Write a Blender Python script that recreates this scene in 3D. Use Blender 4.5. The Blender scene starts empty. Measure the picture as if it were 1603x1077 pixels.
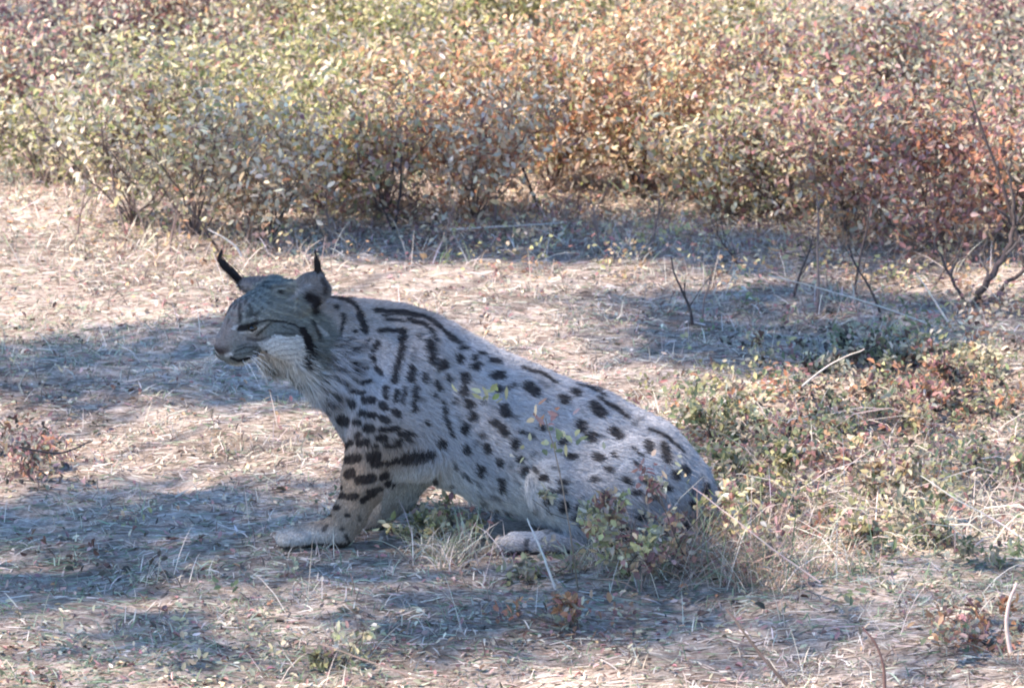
import bpy, math
import numpy as np

# ------------------------------------------------------------------ camera, world, sun, exposure
S = bpy.context.scene
FPX, CXP, CYP = 8015.0, 801.5, 538.5                 # focal length and centre, in photo pixels (1603 x 1077)
PITCH = math.radians(11.88)
CAM = np.array([0.0, -8.0, 2.0])
cam_d = bpy.data.cameras.new('camera'); cam = bpy.data.objects.new('camera', cam_d)
S.collection.objects.link(cam); S.camera = cam
cam.location = CAM.tolist(); cam.rotation_euler = (math.pi/2 - PITCH, 0, 0)
cam_d.sensor_width = 36; cam_d.lens = 36*FPX/1603; cam_d.clip_start = 0.2; cam_d.clip_end = 500
cam_d.dof.use_dof = True; cam_d.dof.focus_distance = 8.15; cam_d.dof.aperture_fstop = 16

SUN = np.array([-0.60, -0.26, 0.76]); SUN /= np.linalg.norm(SUN)   # towards the sun
w = bpy.data.worlds.new('World'); S.world = w; w.use_nodes = True
nt = w.node_tree; bg = nt.nodes['Background']
sky = nt.nodes.new('ShaderNodeTexSky'); sky.sky_type = 'NISHITA'; sky.sun_disc = False
sky.sun_elevation = math.asin(SUN[2]); sky.sun_rotation = math.atan2(SUN[0], SUN[1])
sky.air_density = 1.0; sky.dust_density = 0.0; sky.ozone_density = 7.0
nt.links.new(sky.outputs[0], bg.inputs[0]); bg.inputs[1].default_value = 0.15
ld = bpy.data.lights.new('sun', 'SUN'); ld.energy = 4.3; ld.angle = math.radians(0.53); ld.color = (1.0, 0.88, 0.77)
sun = bpy.data.objects.new('sun', ld); S.collection.objects.link(sun)
sun.rotation_euler = (math.acos(SUN[2]), 0, math.atan2(SUN[1], SUN[0]) + math.pi/2)
sun.location = (SUN*20).tolist()
S.view_settings.view_transform = 'Standard'; S.view_settings.look = 'None'
S.view_settings.exposure = 1.55; S.view_settings.gamma = 1
S.cycles.filter_width = 2.0                          # the soft pixels of a small video camera
S.cycles.max_bounces = 6; S.cycles.diffuse_bounces = 3; S.cycles.transmission_bounces = 3; S.cycles.transparent_max_bounces = 4

# ------------------------------------------------------------------ helpers
rng = np.random.default_rng(11)
cp, sp = math.cos(PITCH), math.sin(PITCH)
FWD = np.array([0, cp, -sp]); UPV = np.array([0, sp, cp])

def ray(px, py):
    return np.array([1.0, 0, 0])*(px-CXP)/FPX + UPV*(CYP-py)/FPX + FWD
def at(px, py, Y=0.0):                               # the point at world depth Y that lies behind a photo pixel
    d = ray(px, py); return CAM + d*((Y-CAM[1])/d[1])
def proj(P):                                         # world points -> photo pixels (vectorised)
    Q = P - CAM; z = Q@FWD
    return np.stack([CXP + FPX*Q[..., 0]/z, CYP - FPX*(Q@UPV)/z], -1)
def height(x, y):
    x = np.asarray(x, float); y = np.asarray(y, float)
    n = 0.010*np.sin(2.1*x+1.3*y+0.5)+0.008*np.sin(4.3*x-3.1*y+2)+0.005*np.sin(9.1*x+7.7*y)+0.004*np.sin(17*x-13*y+1)+0.003*np.sin(31*x+23*y)
    m = 1-0.85*np.exp(-((x/0.6)**2+(y/0.3)**2)**2)
    return n*m
def gpix(px, py):                                    # ground point behind a photo pixel
    d = ray(px, py); t = -CAM[2]/d[2]; p = CAM+d*t
    for _ in range(4):
        t = (height(p[0], p[1])-CAM[2])/d[2]; p = CAM+d*t
    return p

def link(o, parent=None):
    S.collection.objects.link(o)
    if parent is not None: o.parent = parent
    return o
def tag(o, label=None, cat=None, group=None, kind=None):
    if label: o['label'] = label
    if cat: o['category'] = cat
    if group: o['group'] = group
    if kind: o['kind'] = kind
    return o
def empty(name, loc):
    o = bpy.data.objects.new(name, None); o.location = [float(v) for v in loc]; o.empty_display_size = 0.05
    return link(o)
def mesh(name, V, F, mat, parent=None, col=None, smooth=False, origin=None):
    """V (n,3) world coordinates, F (m,k) indices or list of such arrays; col per-vertex rgb"""
    V = np.asarray(V, float)
    if origin is not None: V = V-np.asarray(origin)
    me = bpy.data.meshes.new(name)
    Fs = F if isinstance(F, list) else [F]
    Fs = [f for f in Fs if len(f)]
    loops = np.concatenate([f.ravel() for f in Fs]).astype(np.int32)
    tot = np.concatenate([np.full(len(f), f.shape[1]) for f in Fs]).astype(np.int32)
    start = np.concatenate([[0], np.cumsum(tot)[:-1]]).astype(np.int32)
    me.vertices.add(len(V)); me.vertices.foreach_set('co', V.astype(np.float32).ravel())
    me.loops.add(len(loops)); me.loops.foreach_set('vertex_index', loops)
    me.polygons.add(len(tot)); me.polygons.foreach_set('loop_start', start)
    if smooth: me.polygons.foreach_set('use_smooth', np.ones(len(tot), bool))
    me.update(calc_edges=True)
    if col is not None:
        a = me.color_attributes.new('Col', 'FLOAT_COLOR', 'POINT')
        c = np.ones((len(V), 4), np.float32); c[:, :3] = col; a.data.foreach_set('color', c.ravel())
    me.materials.append(mat)
    return link(bpy.data.objects.new(name, me), parent)

def material(name, rough=0.8, trans=0.0, color=None, spec=0.3, nscale=40, namp=0.25, bump=0.0, haircol=False):
    m = bpy.data.materials.new(name); m.use_nodes = True
    n = m.node_tree; b = n.nodes['Principled BSDF']; out = n.nodes['Material Output']
    b.inputs['Roughness'].default_value = rough; b.inputs['Specular IOR Level'].default_value = spec
    if color is None:
        c = n.nodes.new('ShaderNodeAttribute'); c.attribute_name = 'Col'; csock = c.outputs['Color']
    else:
        c = n.nodes.new('ShaderNodeRGB'); c.outputs[0].default_value = (*color, 1); csock = c.outputs[0]
    if namp > 0:
        tc = n.nodes.new('ShaderNodeTexCoord'); no = n.nodes.new('ShaderNodeTexNoise'); no.inputs['Scale'].default_value = nscale
        no.inputs['Detail'].default_value = 4
        mr = n.nodes.new('ShaderNodeMapRange'); mr.inputs['From Min'].default_value = .3; mr.inputs['From Max'].default_value = .7
        mr.inputs['To Min'].default_value = 1-namp; mr.inputs['To Max'].default_value = 1+namp
        mx = n.nodes.new('ShaderNodeMix'); mx.data_type = 'RGBA'; mx.blend_type = 'MULTIPLY'; mx.inputs[0].default_value = 1
        n.links.new(tc.outputs['Object'], no.inputs['Vector']); n.links.new(no.outputs[0], mr.inputs[0])
        n.links.new(csock, mx.inputs[6]); n.links.new(mr.outputs[0], mx.inputs[7]); csock = mx.outputs[2]
        if bump:
            bp = n.nodes.new('ShaderNodeBump'); bp.inputs['Strength'].default_value = bump; bp.inputs['Distance'].default_value = 0.004
            n.links.new(no.outputs[0], bp.inputs['Height']); n.links.new(bp.outputs[0], b.inputs['Normal'])
    n.links.new(csock, b.inputs['Base Color'])
    if trans:
        t = n.nodes.new('ShaderNodeBsdfTranslucent'); mi = n.nodes.new('ShaderNodeMixShader'); mi.inputs[0].default_value = trans
        n.links.new(csock, t.inputs[0]); n.links.new(b.outputs[0], mi.inputs[1]); n.links.new(t.outputs[0], mi.inputs[2])
        n.links.new(mi.outputs[0], out.inputs[0])
    return m
# ------------------------------------------------------------------ the lynx: one implicit body, surface-netted to one mesh
VOX = 0.0034
LO = np.array([-0.53, -0.20, -0.012]); HI = np.array([0.42, 0.20, 0.50])
DIM = np.ceil((HI-LO)/VOX).astype(int)
FIELD = np.full(DIM, 0.2, np.float32)

def window(lo, hi):
    a = np.clip(np.floor((lo-LO)/VOX).astype(int), 0, DIM-1); b = np.clip(np.ceil((hi-LO)/VOX).astype(int), 1, DIM)
    g = [LO[i]+VOX*np.arange(a[i], b[i]) for i in range(3)]
    X, Y, Z = np.meshgrid(*g, indexing='ij')
    return tuple(slice(a[i], b[i]) for i in range(3)), np.stack([X, Y, Z], -1)
def smin(a, b, k):
    h = np.clip(0.5+0.5*(b-a)/k, 0, 1)
    return b*(1-h)+a*h-k*h*(1-h)
def add(sl, d, k):
    if k > 0: FIELD[sl] = smin(FIELD[sl], d, k)
    else: FIELD[sl] = np.minimum(FIELD[sl], d)
def cone(a, b, ra, rb, k=0.02, sy=1.0):              # round cone from a to b, sy squeezes it sideways
    a = np.array(a, float); b = np.array(b, float); m = 0.04+k; R = max(ra, rb)
    sl, P = window(np.minimum(a, b)-R-m, np.maximum(a, b)+R+m)
    yc = (a[1]+b[1])/2
    P = P.copy(); P[..., 1] = yc+(P[..., 1]-yc)/sy
    a = a.copy(); b = b.copy(); a[1] = yc+(a[1]-yc)/sy; b[1] = yc+(b[1]-yc)/sy
    ab = b-a; t = np.clip(((P-a)@ab)/(ab@ab+1e-12), 0, 1)
    d = np.linalg.norm(P-a-t[..., None]*ab, axis=-1)-(ra+(rb-ra)*t)
    add(sl, d*min(1, sy), k)
def ell(c, r, M, k=0.015, cut=False):                # ellipsoid, axes = rows of M
    c = np.array(c, float); r = np.array(r, float); R = r.max()+0.03+k
    sl, P = window(c-R, c+R)
    q = (P-c)@M.T; l = np.linalg.norm(q/r, axis=-1); g = np.linalg.norm(q/(r*r), axis=-1)+1e-9
    d = l*(l-1)/g
    if cut: FIELD[sl] = -smin(-FIELD[sl], d, max(k, 1e-4))
    else: add(sl, d, k)
def tri(a, b, c, th, k=0.004):                       # thick triangle
    a, b, c = (np.array(v, float) for v in (a, b, c)); m = 0.03+th
    sl, P = window(np.minimum(np.minimum(a, b), c)-m, np.maximum(np.maximum(a, b), c)+m)
    n = np.cross(b-a, c-a); n /= np.linalg.norm(n)
    h = (P-a)@n; Q = P-h[..., None]*n
    inside = np.ones(h.shape, bool); ed = np.full(h.shape, 9.)
    for u, v in ((a, b), (b, c), (c, a)):
        e = v-u; inside &= (Q-u)@np.cross(n, e) > 0
        t = np.clip(((P-u)@e)/(e@e), 0, 1); ed = np.minimum(ed, np.linalg.norm(P-u-t[..., None]*e, axis=-1))
    add(sl, np.where(inside, np.abs(h), ed)-th, k)

mm = 0.001
I3 = np.eye(3)
PXM = 8.246/FPX                                      # metres per photo pixel at the animal
def cpx(p0, p1, r0, r1, y0=0., y1=None, k=0.02, sy=1.0):
    y1 = y0 if y1 is None else y1
    cone(at(*p0, y0), at(*p1, y1), r0*PXM, r1*PXM, k, sy)

# trunk
cpx((540, 538), (590, 565), 60, 82, 0, k=0.02, sy=.86)
cpx((590, 560), (640, 598), 84, 103, 0, k=0.03, sy=.86)
cpx((640, 598), (720, 638), 103, 97, 0, k=0.03, sy=.86)
cpx((720, 638), (800, 672), 97, 97, 0, k=0.03, sy=.90)
cpx((800, 672), (900, 718), 97, 107, 0, k=0.03, sy=.95)
cpx((690, 665), (800, 715), 84, 84, 0, k=0.03, sy=.9)
cpx((900, 720), (985, 762), 106, 106, 0, k=0.03, sy=.95)
cpx((985, 762), (1035, 790), 106, 86, 0, k=0.03, sy=.95)
cpx((560, 605), (590, 650), 52, 60, 0, k=0.04, sy=.9)            # chest front
for s, dx in ((-1, 0), (1, 1)):                                   # both sides; the photo shows side -1
    Y = s*0.062
    # shoulder blade, upper arm
    cpx((655, 560), (625, 640), 46, 58, s*0.055, s*0.062, k=0.03)
    if s < 0:
        cpx((620, 640), (648, 705), 60, 42, s*.06, s*.068, k=.03)
        cpx((622, 688), (578, 745), 44, 33, s*.066, s*.068, k=.02)
        cpx((578, 690), (572, 745), 34, 33, s*.066, s*.068, k=.02)
        cpx((578, 745), (545, 810), 34, 24, s*.068, s*.070, k=.015)
        cpx((545, 810), (530, 832), 25, 21, s*.070, s*.072, k=.012)
        cpx((532, 832), (462, 840), 21, 18, s*.072, s*.076, k=.012)
        for q, l in ((-.020, 4), (-.007, 0), (.007, 0), (.020, 5)):
            cpx((470+abs(q)*200, 839-q*240), (442+l, 842-q*240), 11, 10.5, s*.076+q, s*.078+q*1.25, k=.003)
    else:                                                         # far foreleg, set further back
        cpx((640, 640), (668, 710), 56, 40, s*.055, s*.060, k=.03)
        cpx((664, 705), (625, 770), 40, 27, s*.060, s*.060, k=.02)
        cpx((625, 770), (588, 812), 26, 20, s*.060, s*.058, k=.012)
        cpx((588, 812), (555, 826), 20, 17, s*.058, s*.056, k=.012)
        for q, l in ((-.018, 4), (-.006, 0), (.006, 0), (.018, 5)):
            cpx((560, 826-q*240), (536+l, 829-q*240), 10.5, 9, s*.056+q, s*.056+q*1.1, k=.005)
    # haunch, thigh, shin, hock, foot
    H = s*0.078
    cpx((985, 778), (950, 778), 90, 86, H, k=.018, sy=.72)
    cpx((960, 770), (878, 762), 76, 48, H, s*.096, k=.014, sy=.85)
    cpx((872, 762), (925, 822), 42, 28, s*.096, s*.088, k=.012)
    cpx((925, 826), (985, 848), 28, 20, s*.088, s*.080, k=.015)
    cpx((985, 852), (850, 852), 19, 18, s*.085, s*.105, k=.012)
    cpx((850, 852), (806, 851), 18, 18, s*.105, s*.108, k=.012)
    for q, l in ((-.018, 4), (-.006, 0), (.006, 0), (.018, 5)):
        cpx((812, 852-q*200), (782+l, 854-q*200), 11, 10.5, s*.106+q, s*.108+q*1.25, k=.003)
# tail, short, curled round the near side
cpx((1070, 822), (1085, 850), 30, 22, -.03, -.07, k=.02)
cpx((1085, 850), (1040, 862), 20, 17, -.07, -.13, k=.01)
cpx((1040, 862), (985, 858), 17, 17, -.13, -.145, k=.01)

# head frame: f forward, l towards the near side, u up
HS = 1.08
yaw, pit = math.radians(42), math.radians(9)
f = np.array([-math.cos(yaw)*math.cos(pit), -math.sin(yaw)*math.cos(pit), -math.sin(pit)])
l = np.array([math.sin(yaw), -math.cos(yaw), 0.0])
u = np.cross(f, l); HM = np.stack([f, l, u])
HO = at(440, 491, -0.035)
def hp(a, b, c): return HO+HS*mm*(a*f+b*l+c*u)
def he(c, r, k=.012, cut=False, M=None): ell(hp(*c), np.array(r)*mm*HS, HM if M is None else M, k, cut)
def hc(a, b, ra, rb, k=.012): cone(hp(*a), hp(*b), ra*mm*HS, rb*mm*HS, k)
cone(hp(-28, 0, -22), at(560, 552, 0), .050, .068, .03)
cone(hp(-10, 0, -35), at(560, 585, 0), .040, .062, .03)
he((0, 0, 0), (60, 50, 48))
he((44, 0, 11), (44, 38, 33), .015)
hc((66, 0, 14), (102, 0, -13), 26, 19, .012)
he((84, 0, -27), (34, 27, 21), .01)
for s in (-1, 1):
    he((96, s*14, -29), (19, 16, 13), .008)
    he((24, s*34, -24), (40, 22, 28), .015)
    hc((14, s*38, -34), (-14, s*54, -88), 27, 12, .015)
    hc((-2, s*44, -20), (-24, s*60, -58), 22, 9, .015)
    hc((46, s*24, 22), (60, s*26, 10), 10, 8, .01)     # brow
he((80, 0, -43), (24, 17, 10), .008)
for s in (-1, 1):
    he((84, s*31, 5), (9, 8, 5), .006, cut=True)
he((118, 0, -16), (7, 13, 7), .004)                    # nose pad
# ears: near one upright with its cup turned forward, far one lowered outwards
EAR = {}
def unit3(a): a = np.array(a, float); return a/np.linalg.norm(a)
def ear(name, inner, outer, back, tip):
    EAR[name] = tip
    for q in (inner, outer): tri(q, back, tip, .0034, .005)
    cone(back, (np.array(back)*.3+np.array(tip)*.7), .013, .010, .010)
    mid = (np.array(inner)+np.array(outer)+np.array(back))/3; m2 = mid*.35+np.array(tip)*.65
    for q in (inner, outer): tri(q, m2*.6+np.array(q)*.4+(np.array(back)-mid)*.3, tip, .0045, .006); cone(np.array(q)*.5+np.array(tip)*.5, tip, .0055, .0055, .006)
    for q in (inner, outer): cone(q, back, .008, .010, .010)
ear('near', hp(16, 18, 42), hp(4, 54, 18), hp(-36, 44, 26), at(499, 432, -.080))
ear('far', hp(10, -22, 36), hp(-4, -50, 22), hp(-28, -38, 30), at(378, 444, .045))
EM = np.stack([unit3((-.25, .0, 1)), unit3((1, -.55, .25)), np.zeros(3)]); EM[2] = np.cross(EM[0], EM[1]); EM[2] /= np.linalg.norm(EM[2]); EM[1] = np.cross(EM[2], EM[0])
ell(at(493, 451, -.080), (.024, .027, .008), EM, .008)
ell(at(480, 466, -.080), (.020, .017, .009), EM, .010)
ell(at(484, 449, -.080), (.019, .019, .007), EM, .008)
ell(at(484, 468, -.096), (.019, .011, .008), EM, .004, cut=True)

# the ground stops the body
Zg = (LO[2]+VOX*np.arange(DIM[2])); FIELD = np.maximum(FIELD, (0.001-Zg)[None, None, :].astype(np.float32))

def surface_net(F):
    Sg = F < 0
    n = np.array(F.shape)
    c = [Sg[i:n[0]-1+i, j:n[1]-1+j, k:n[2]-1+k] for i in (0, 1) for j in (0, 1) for k in (0, 1)]
    tot = sum(x.astype(np.int8) for x in c)
    act = (tot > 0) & (tot < 8)
    idx = np.argwhere(act); ID = np.full(act.shape, -1, np.int64); ID[act] = np.arange(len(idx))
    corner = np.array([(i, j, k) for i in (0, 1) for j in (0, 1) for k in (0, 1)])
    val = np.stack([F[tuple((idx+q).T)] for q in corner], 1)
    acc = np.zeros((len(idx), 3)); cnt = np.zeros(len(idx))
    for a in range(8):
        for b in range(a+1, 8):
            if np.abs(corner[a]-corner[b]).sum() != 1: continue
            va, vb = val[:, a], val[:, b]; m = (va < 0) != (vb < 0)
            t = np.where(m, va/(va-vb+1e-20), 0)
            acc += np.where(m[:, None], corner[a]+t[:, None]*(corner[b]-corner[a]), 0); cnt += m
    V = idx+acc/cnt[:, None]
    quads = []
    for ax in range(3):
        o = [0, 1, 2]; o.remove(ax); p, q = o
        s0 = [slice(None)]*3; s1 = [slice(None)]*3; s0[ax] = slice(0, -1); s1[ax] = slice(1, None)
        A, B = Sg[tuple(s0)], Sg[tuple(s1)]
        e = np.argwhere(A != B); e = e[(e[:, p] > 0) & (e[:, q] > 0) & (e[:, p] < n[p]-1) & (e[:, q] < n[q]-1)]
        inside_first = A[tuple(e.T)]
        dp = np.zeros(3, int); dp[p] = 1; dq = np.zeros(3, int); dq[q] = 1
        Q = np.stack([ID[tuple((e-dp-dq).T)], ID[tuple((e-dq).T)], ID[tuple(e.T)], ID[tuple((e-dp).T)]], 1)
        flip = inside_first if ax != 1 else ~inside_first
        Q = np.where(flip[:, None], Q, Q[:, ::-1]); quads.append(Q)
    return V, np.concatenate(quads)
LV, LF = surface_net(FIELD)
LV = LO+VOX*LV
# relax slightly, compute normals
def vnormals(V, F):
    n = np.cross(V[F[:, 2]]-V[F[:, 0]], V[F[:, 3]]-V[F[:, 1]])
    N = np.zeros_like(V)
    for i in range(4): np.add.at(N, F[:, i], n)
    return N/(np.linalg.norm(N, axis=1, keepdims=True)+1e-12)
for _ in range(2):
    A = np.zeros_like(LV); C = np.zeros(len(LV))
    for i in range(4):
        np.add.at(A, LF[:, i], LV[LF[:, (i+1) % 4]]); np.add.at(C, LF[:, i], 1)
    LV = .6*LV+.4*A/C[:, None]
LN = vnormals(LV, LF)
print('lynx verts', len(LV))

# ---- coat pattern: strokes and spots read off the flank in photo pixels, the same on both flanks
def conv(pts, s, ox, oy): return [(ox+x/s, oy+y/s) for x, y in pts]
STROKES = []      # (points, width px, strength)
def st(scale, ox, oy, pts, wd, k=1.0): STROKES.append((np.array(conv(pts, scale, ox, oy)), wd/scale, k))
for pts, wd in [
    ([(860, 365), (960, 385), (1030, 430), (1060, 500)], 24), ([(1050, 480), (1085, 590)], 36), ([(950, 490), (945, 560), (915, 640)], 24),
    ([(1170, 588), (1240, 580), (1320, 585)], 20), ([(1318, 585), (1315, 680), (1290, 780), (1265, 900)], 38), ([(1210, 520), (1320, 525)], 16),
    ([(1360, 515), (1440, 540), (1490, 580), (1525, 635)], 26), ([(1150, 460), (1300, 466), (1460, 496), (1560, 570), (1640, 640)], 24),
    ([(1190, 490), (1280, 485), (1400, 492)], 12), ([(1482, 660), (1505, 770)], 46), ([(950, 735), (1040, 690), (1110, 645)], 20),
    ([(1165, 665), (1120, 730), (1135, 770)], 30), ([(893, 760), (850, 820)], 24), ([(930, 690), (1000, 640)], 18), ([(780, 745), (860, 700)], 16),
    ([(915, 832), (955, 830)], 22), ([(1015, 795), (1015, 830)], 32), ([(1070, 815), (1100, 820)], 18), ([(1150, 820), (1180, 850)], 30),
    ([(818, 875), (822, 890)], 26), ([(880, 865), (890, 868)], 18), ([(765, 850), (785, 852)], 22), ([(925, 900), (965, 920)], 26),
    ([(1000, 885), (1030, 900)], 20), ([(1060, 915), (1115, 900)], 22), ([(795, 930), (825, 940)], 20), ([(975, 960), (1070, 975)], 26),
    ([(888, 985), (925, 1005)], 26), ([(840, 1025), (880, 1045)], 26), ([(975, 1020), (1005, 1058)], 28), ([(1070, 1020), (1140, 1022)], 30),
    ([(1372, 820), (1365, 890)], 38), ([(1450, 865), (1458, 895)], 32), ([(1580, 785), (1540, 830)], 34), ([(1525, 905), (1555, 955)], 30),
    ([(905, 435), (908, 445)], 22), ([(1010, 590), (1030, 590)], 18)]:
    st(3.99, 300, 370, pts, wd*1.1)
def sp3(x, y, a, b, ang=0.0, S_=(3.1675, 400, 560)):      # spot: half-length, half-width, angle (image, down-right positive)
    c, s_ = math.cos(math.radians(ang)), math.sin(math.radians(ang)); h = max(a-b, .5)
    st(*S_, [(x-c*h, y-s_*h), (x+c*h, y+s_*h)], 2.35*b)
for q in [(345, 225, 14, 11, 0), (360, 270, 16, 9, 30), (405, 190, 22, 13, 30), (430, 310, 32, 20, 30), (500, 320, 20, 12), (475, 225, 24, 15, 60),
    (560, 210, 35, 14), (635, 240, 24, 16, 35), (555, 280, 50, 14, 10), (640, 305, 28, 14, 20), (560, 350, 28, 17), (660, 355, 52, 12, -5),
    (505, 385, 18, 14, -50), (625, 400, 32, 13, 5), (530, 420, 32, 15, -10), (455, 430, 28, 12, -30), (590, 437, 22, 9), (680, 437, 45, 10), (730, 412, 45, 9, -5),
    (750, 380, 42, 11), (700, 275, 28, 13, 40), (480, 500, 42, 18, -12), (585, 490, 35, 21, -15), (630, 525, 58, 12, -8), (468, 575, 26, 20, -25),
    (545, 603, 52, 17, -6), (640, 588, 26, 13, -25), (660, 625, 15, 14), (712, 655, 34, 16, 50), (417, 645, 14, 11), (385, 680, 12, 9), (430, 685, 17, 14),
    (480, 690, 30, 13, -5), (560, 690, 48, 11, -30), (590, 660, 42, 10, -10), (400, 743, 18, 10), (455, 780, 15, 8), (365, 780, 12, 6), (430, 850, 14, 6),
    (645, 170, 34, 12, 88), (695, 190, 34, 9, 100), (735, 185, 40, 10, 100), (788, 205, 70, 11, 95), (772, 80, 40, 15, 92), (835, 97, 18, 12, 80), (905, 135, 28, 13, 60),
    (1037, 100, 26, 19, 90), (1035, 165, 26, 19, 90), (1060, 230, 24, 19, 30), (1075, 290, 22, 19, 80), (1040, 350, 30, 16, 90), (1045, 455, 24, 15, 75),
    (1145, 450, 27, 17, 65), (1125, 385, 14, 10), (1185, 320, 27, 15, 35), (1230, 365, 27, 17, 65), (1235, 260, 32, 20, 65), (1115, 560, 26, 18, 80),
    (1210, 520, 22, 14, 80), (1220, 635, 36, 15, 92), (1200, 85, 38, 15, 0), (1205, 150, 18, 14, 60), (930, 430, 25, 18, 30), (890, 185, 14, 11), (960, 95, 20, 12, 70),
    (930, 30, 26, 17, -40), (1095, 35, 26, 15, 0), (850, 320, 14, 10, 60), (1160, 330, 0, 0), (690, 785, 26, 11, -10), (790, 745, 36, 10)]:
    if q[2] > 1: sp3(*q)
st(3.1675, 400, 560, [(700, 512), (780, 482), (880, 482)], 34); st(3.1675, 400, 560, [(740, 512), (830, 496)], 36)
st(3.1675, 400, 560, [(935, 215), (945, 300), (980, 390)], 18)
S4 = (2.563, 680, 500)
for q in [(105, 155, 20, 13, 40), (35, 180, 22, 16, -40), (115, 112, 22, 8), (165, 150, 13, 10), (168, 187, 20, 12), (190, 130, 16, 6), (240, 162, 24, 8),
    (255, 222, 27, 15), (255, 275, 14, 11, 60), (60, 230, 15, 10, 70), (348, 450, 13, 10), (280, 365, 25, 15, 65), (322, 498, 22, 14, 80), (340, 560, 15, 12), (358, 608, 24, 14, -55),
    (388, 275, 34, 16, 38), (522, 318, 19, 16), (566, 288, 18, 12, 30), (653, 358, 36, 17, 42), (588, 425, 23, 17, 60), (630, 470, 20, 17), (728, 452, 28, 15, 45),
    (430, 435, 13, 11), (515, 490, 18, 12, -20), (545, 548, 26, 10), (655, 550, 22, 13, 20), (860, 508, 28, 14, 70), (925, 530, 44, 15, 72), (770, 645, 18, 10, 40),
    (845, 645, 18, 10, 40), (435, 633, 18, 10), (512, 650, 20, 10), (505, 685, 19, 11), (450, 727, 20, 10), (458, 692, 20, 9), (520, 740, 20, 12, 40), (580, 755, 16, 11),
    (515, 765, 22, 9), (600, 825, 22, 13), (565, 795, 16, 10), (810, 690, 25, 10), (885, 715, 18, 7), (935, 675, 20, 9), (970, 620, 19, 12, 70), (1090, 680, 28, 11, 90),
    (828, 793, 14, 12), (950, 830, 14, 11), (910, 858, 16, 12), (880, 900, 30, 17), (1010, 835, 12, 9), (960, 950, 16, 13), (680, 885, 22, 14, 90), (1010, 600, 18, 12, 60),
    (700, 600, 16, 10, 30), (690, 700, 20, 10, 10), (640, 640, 16, 10), (740, 760, 18, 11), (640, 760, 20, 11), (1040, 740, 20, 10, 60), (760, 840, 18, 12), (720, 540, 14, 9, 40)]:
    sp3(*(q if len(q) == 5 else q+(0,)), S_=S4)
for pts, wd in [([(355, 190), (430, 212), (490, 250)], 13), ([(540, 230), (610, 262), (680, 300)], 13), ([(660, 310), (720, 348), (775, 385)], 16),
    ([(860, 435), (930, 465), (1000, 525)], 12), ([(790, 510), (835, 548)], 12), ([(800, 570), (840, 602)], 13), ([(0, 10), (60, 60), (105, 90)], 16)]:
    st(*S4, pts, wd)

rs = np.random.default_rng(5); _all = np.concatenate([s[0] for s in STROKES]); _n = 0
while _n < 130:
    q = np.array([rs.uniform(500, 1110), rs.uniform(500, 850)])
    if np.min(np.linalg.norm(_all-q, axis=1)) < 15: continue
    a_ = rs.normal(0, 2.5, 2); STROKES.append((np.array([q-a_, q+a_]), rs.uniform(4, 8), rs.uniform(.45, .9))); _all = np.concatenate([_all, q[None]]); _n += 1
def seg_mask(Q, strokes, soft=2.2):
    out = np.zeros(len(Q))
    for pts, wd, k in strokes:
        lo, hi = pts.min(0)-wd-6, pts.max(0)+wd+6
        m = np.where((Q[:, 0] > lo[0]) & (Q[:, 0] < hi[0]) & (Q[:, 1] > lo[1]) & (Q[:, 1] < hi[1]))[0]
        if not len(m): continue
        q = Q[m]; d = np.full(len(m), 99.)
        for a, b in zip(pts[:-1], pts[1:]):
            e = b-a; t = np.clip(((q-a)@e)/(e@e+1e-9), 0, 1)
            d = np.minimum(d, np.linalg.norm(q-a-t[:, None]*e, axis=1))
        kk = np.where((q[:, 1] > 625) & (q[:, 0] < 680), .60, .59); v = np.clip((wd*kk+soft/2-d)/soft, 0, 1)*k
        out[m] = np.maximum(out[m], v)
    return out
# face strokes, crop scale 4.896 at (300, 380)
FACE = []
def fs(pts, wd, k=1.0): FACE.append((np.array(conv(pts, 4.896, 300, 380)), wd/4.896, k))
fs([(360, 660), (430, 645), (500, 615)], 30); fs([(385, 652), (460, 640)], 44)
fs([(490, 618), (570, 597), (650, 600), (720, 607), (800, 632), (860, 680)], 15)
fs([(850, 670), (895, 730), (920, 800), (905, 880), (892, 950)], 48); fs([(880, 740), (925, 830)], 50)
fs([(500, 712), (560, 655), (610, 615)], 15, .8); fs([(430, 735), (520, 748), (600, 725)], 22, .65); fs([(640, 692), (790, 700)], 14, .6)
fs([(330, 835), (410, 800), (500, 800)], 12, .8); fs([(350, 800), (440, 770)], 10, .6); fs([(330, 860), (430, 845), (490, 815)], 12, .6)
fs([(300, 882), (360, 905), (440, 885), (500, 860), (570, 835)], 20)
fs([(930, 600), (970, 680), (1000, 750)], 26, .8); fs([(960, 880), (1050, 830)], 14, .7)
fs([(372, 470), (365, 520), (372, 600)], 22, .75); fs([(440, 480), (460, 520), (440, 560), (490, 545)], 24, .7); fs([(410, 460), (425, 430)], 20, .6); fs([(300, 500), (310, 580)], 12, .35)
fs([(420, 580), (425, 520)], 14, .6); fs([(480, 420), (490, 400)], 14, .4); fs([(680, 375), (690, 378)], 26, .9)
fs([(520, 330), (600, 345), (720, 325)], 16, .55); fs([(400, 300), (480, 295)], 30, .7)
fs([(365, 295), (430, 300), (480, 290)], 26, .85); fs([(700, 640), (800, 680), (850, 720)], 12, .5); fs([(640, 770), (760, 765)], 8, .35)
EARD = []
def ed(pts, wd, k=1.0): EARD.append((np.array(conv(pts, 4.896, 300, 380)), wd/4.896, k))
ELITE = [(np.array(conv([(760, 430), (820, 370), (900, 330)], 4.896, 300, 380)), 7, .6)]
ed([(900, 420), (950, 440), (960, 520)], 66, .95); ed([(1020, 330), (1030, 380)], 30, .6); ed([(1005, 290), (1035, 340), (1020, 390)], 36, .8)
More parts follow.
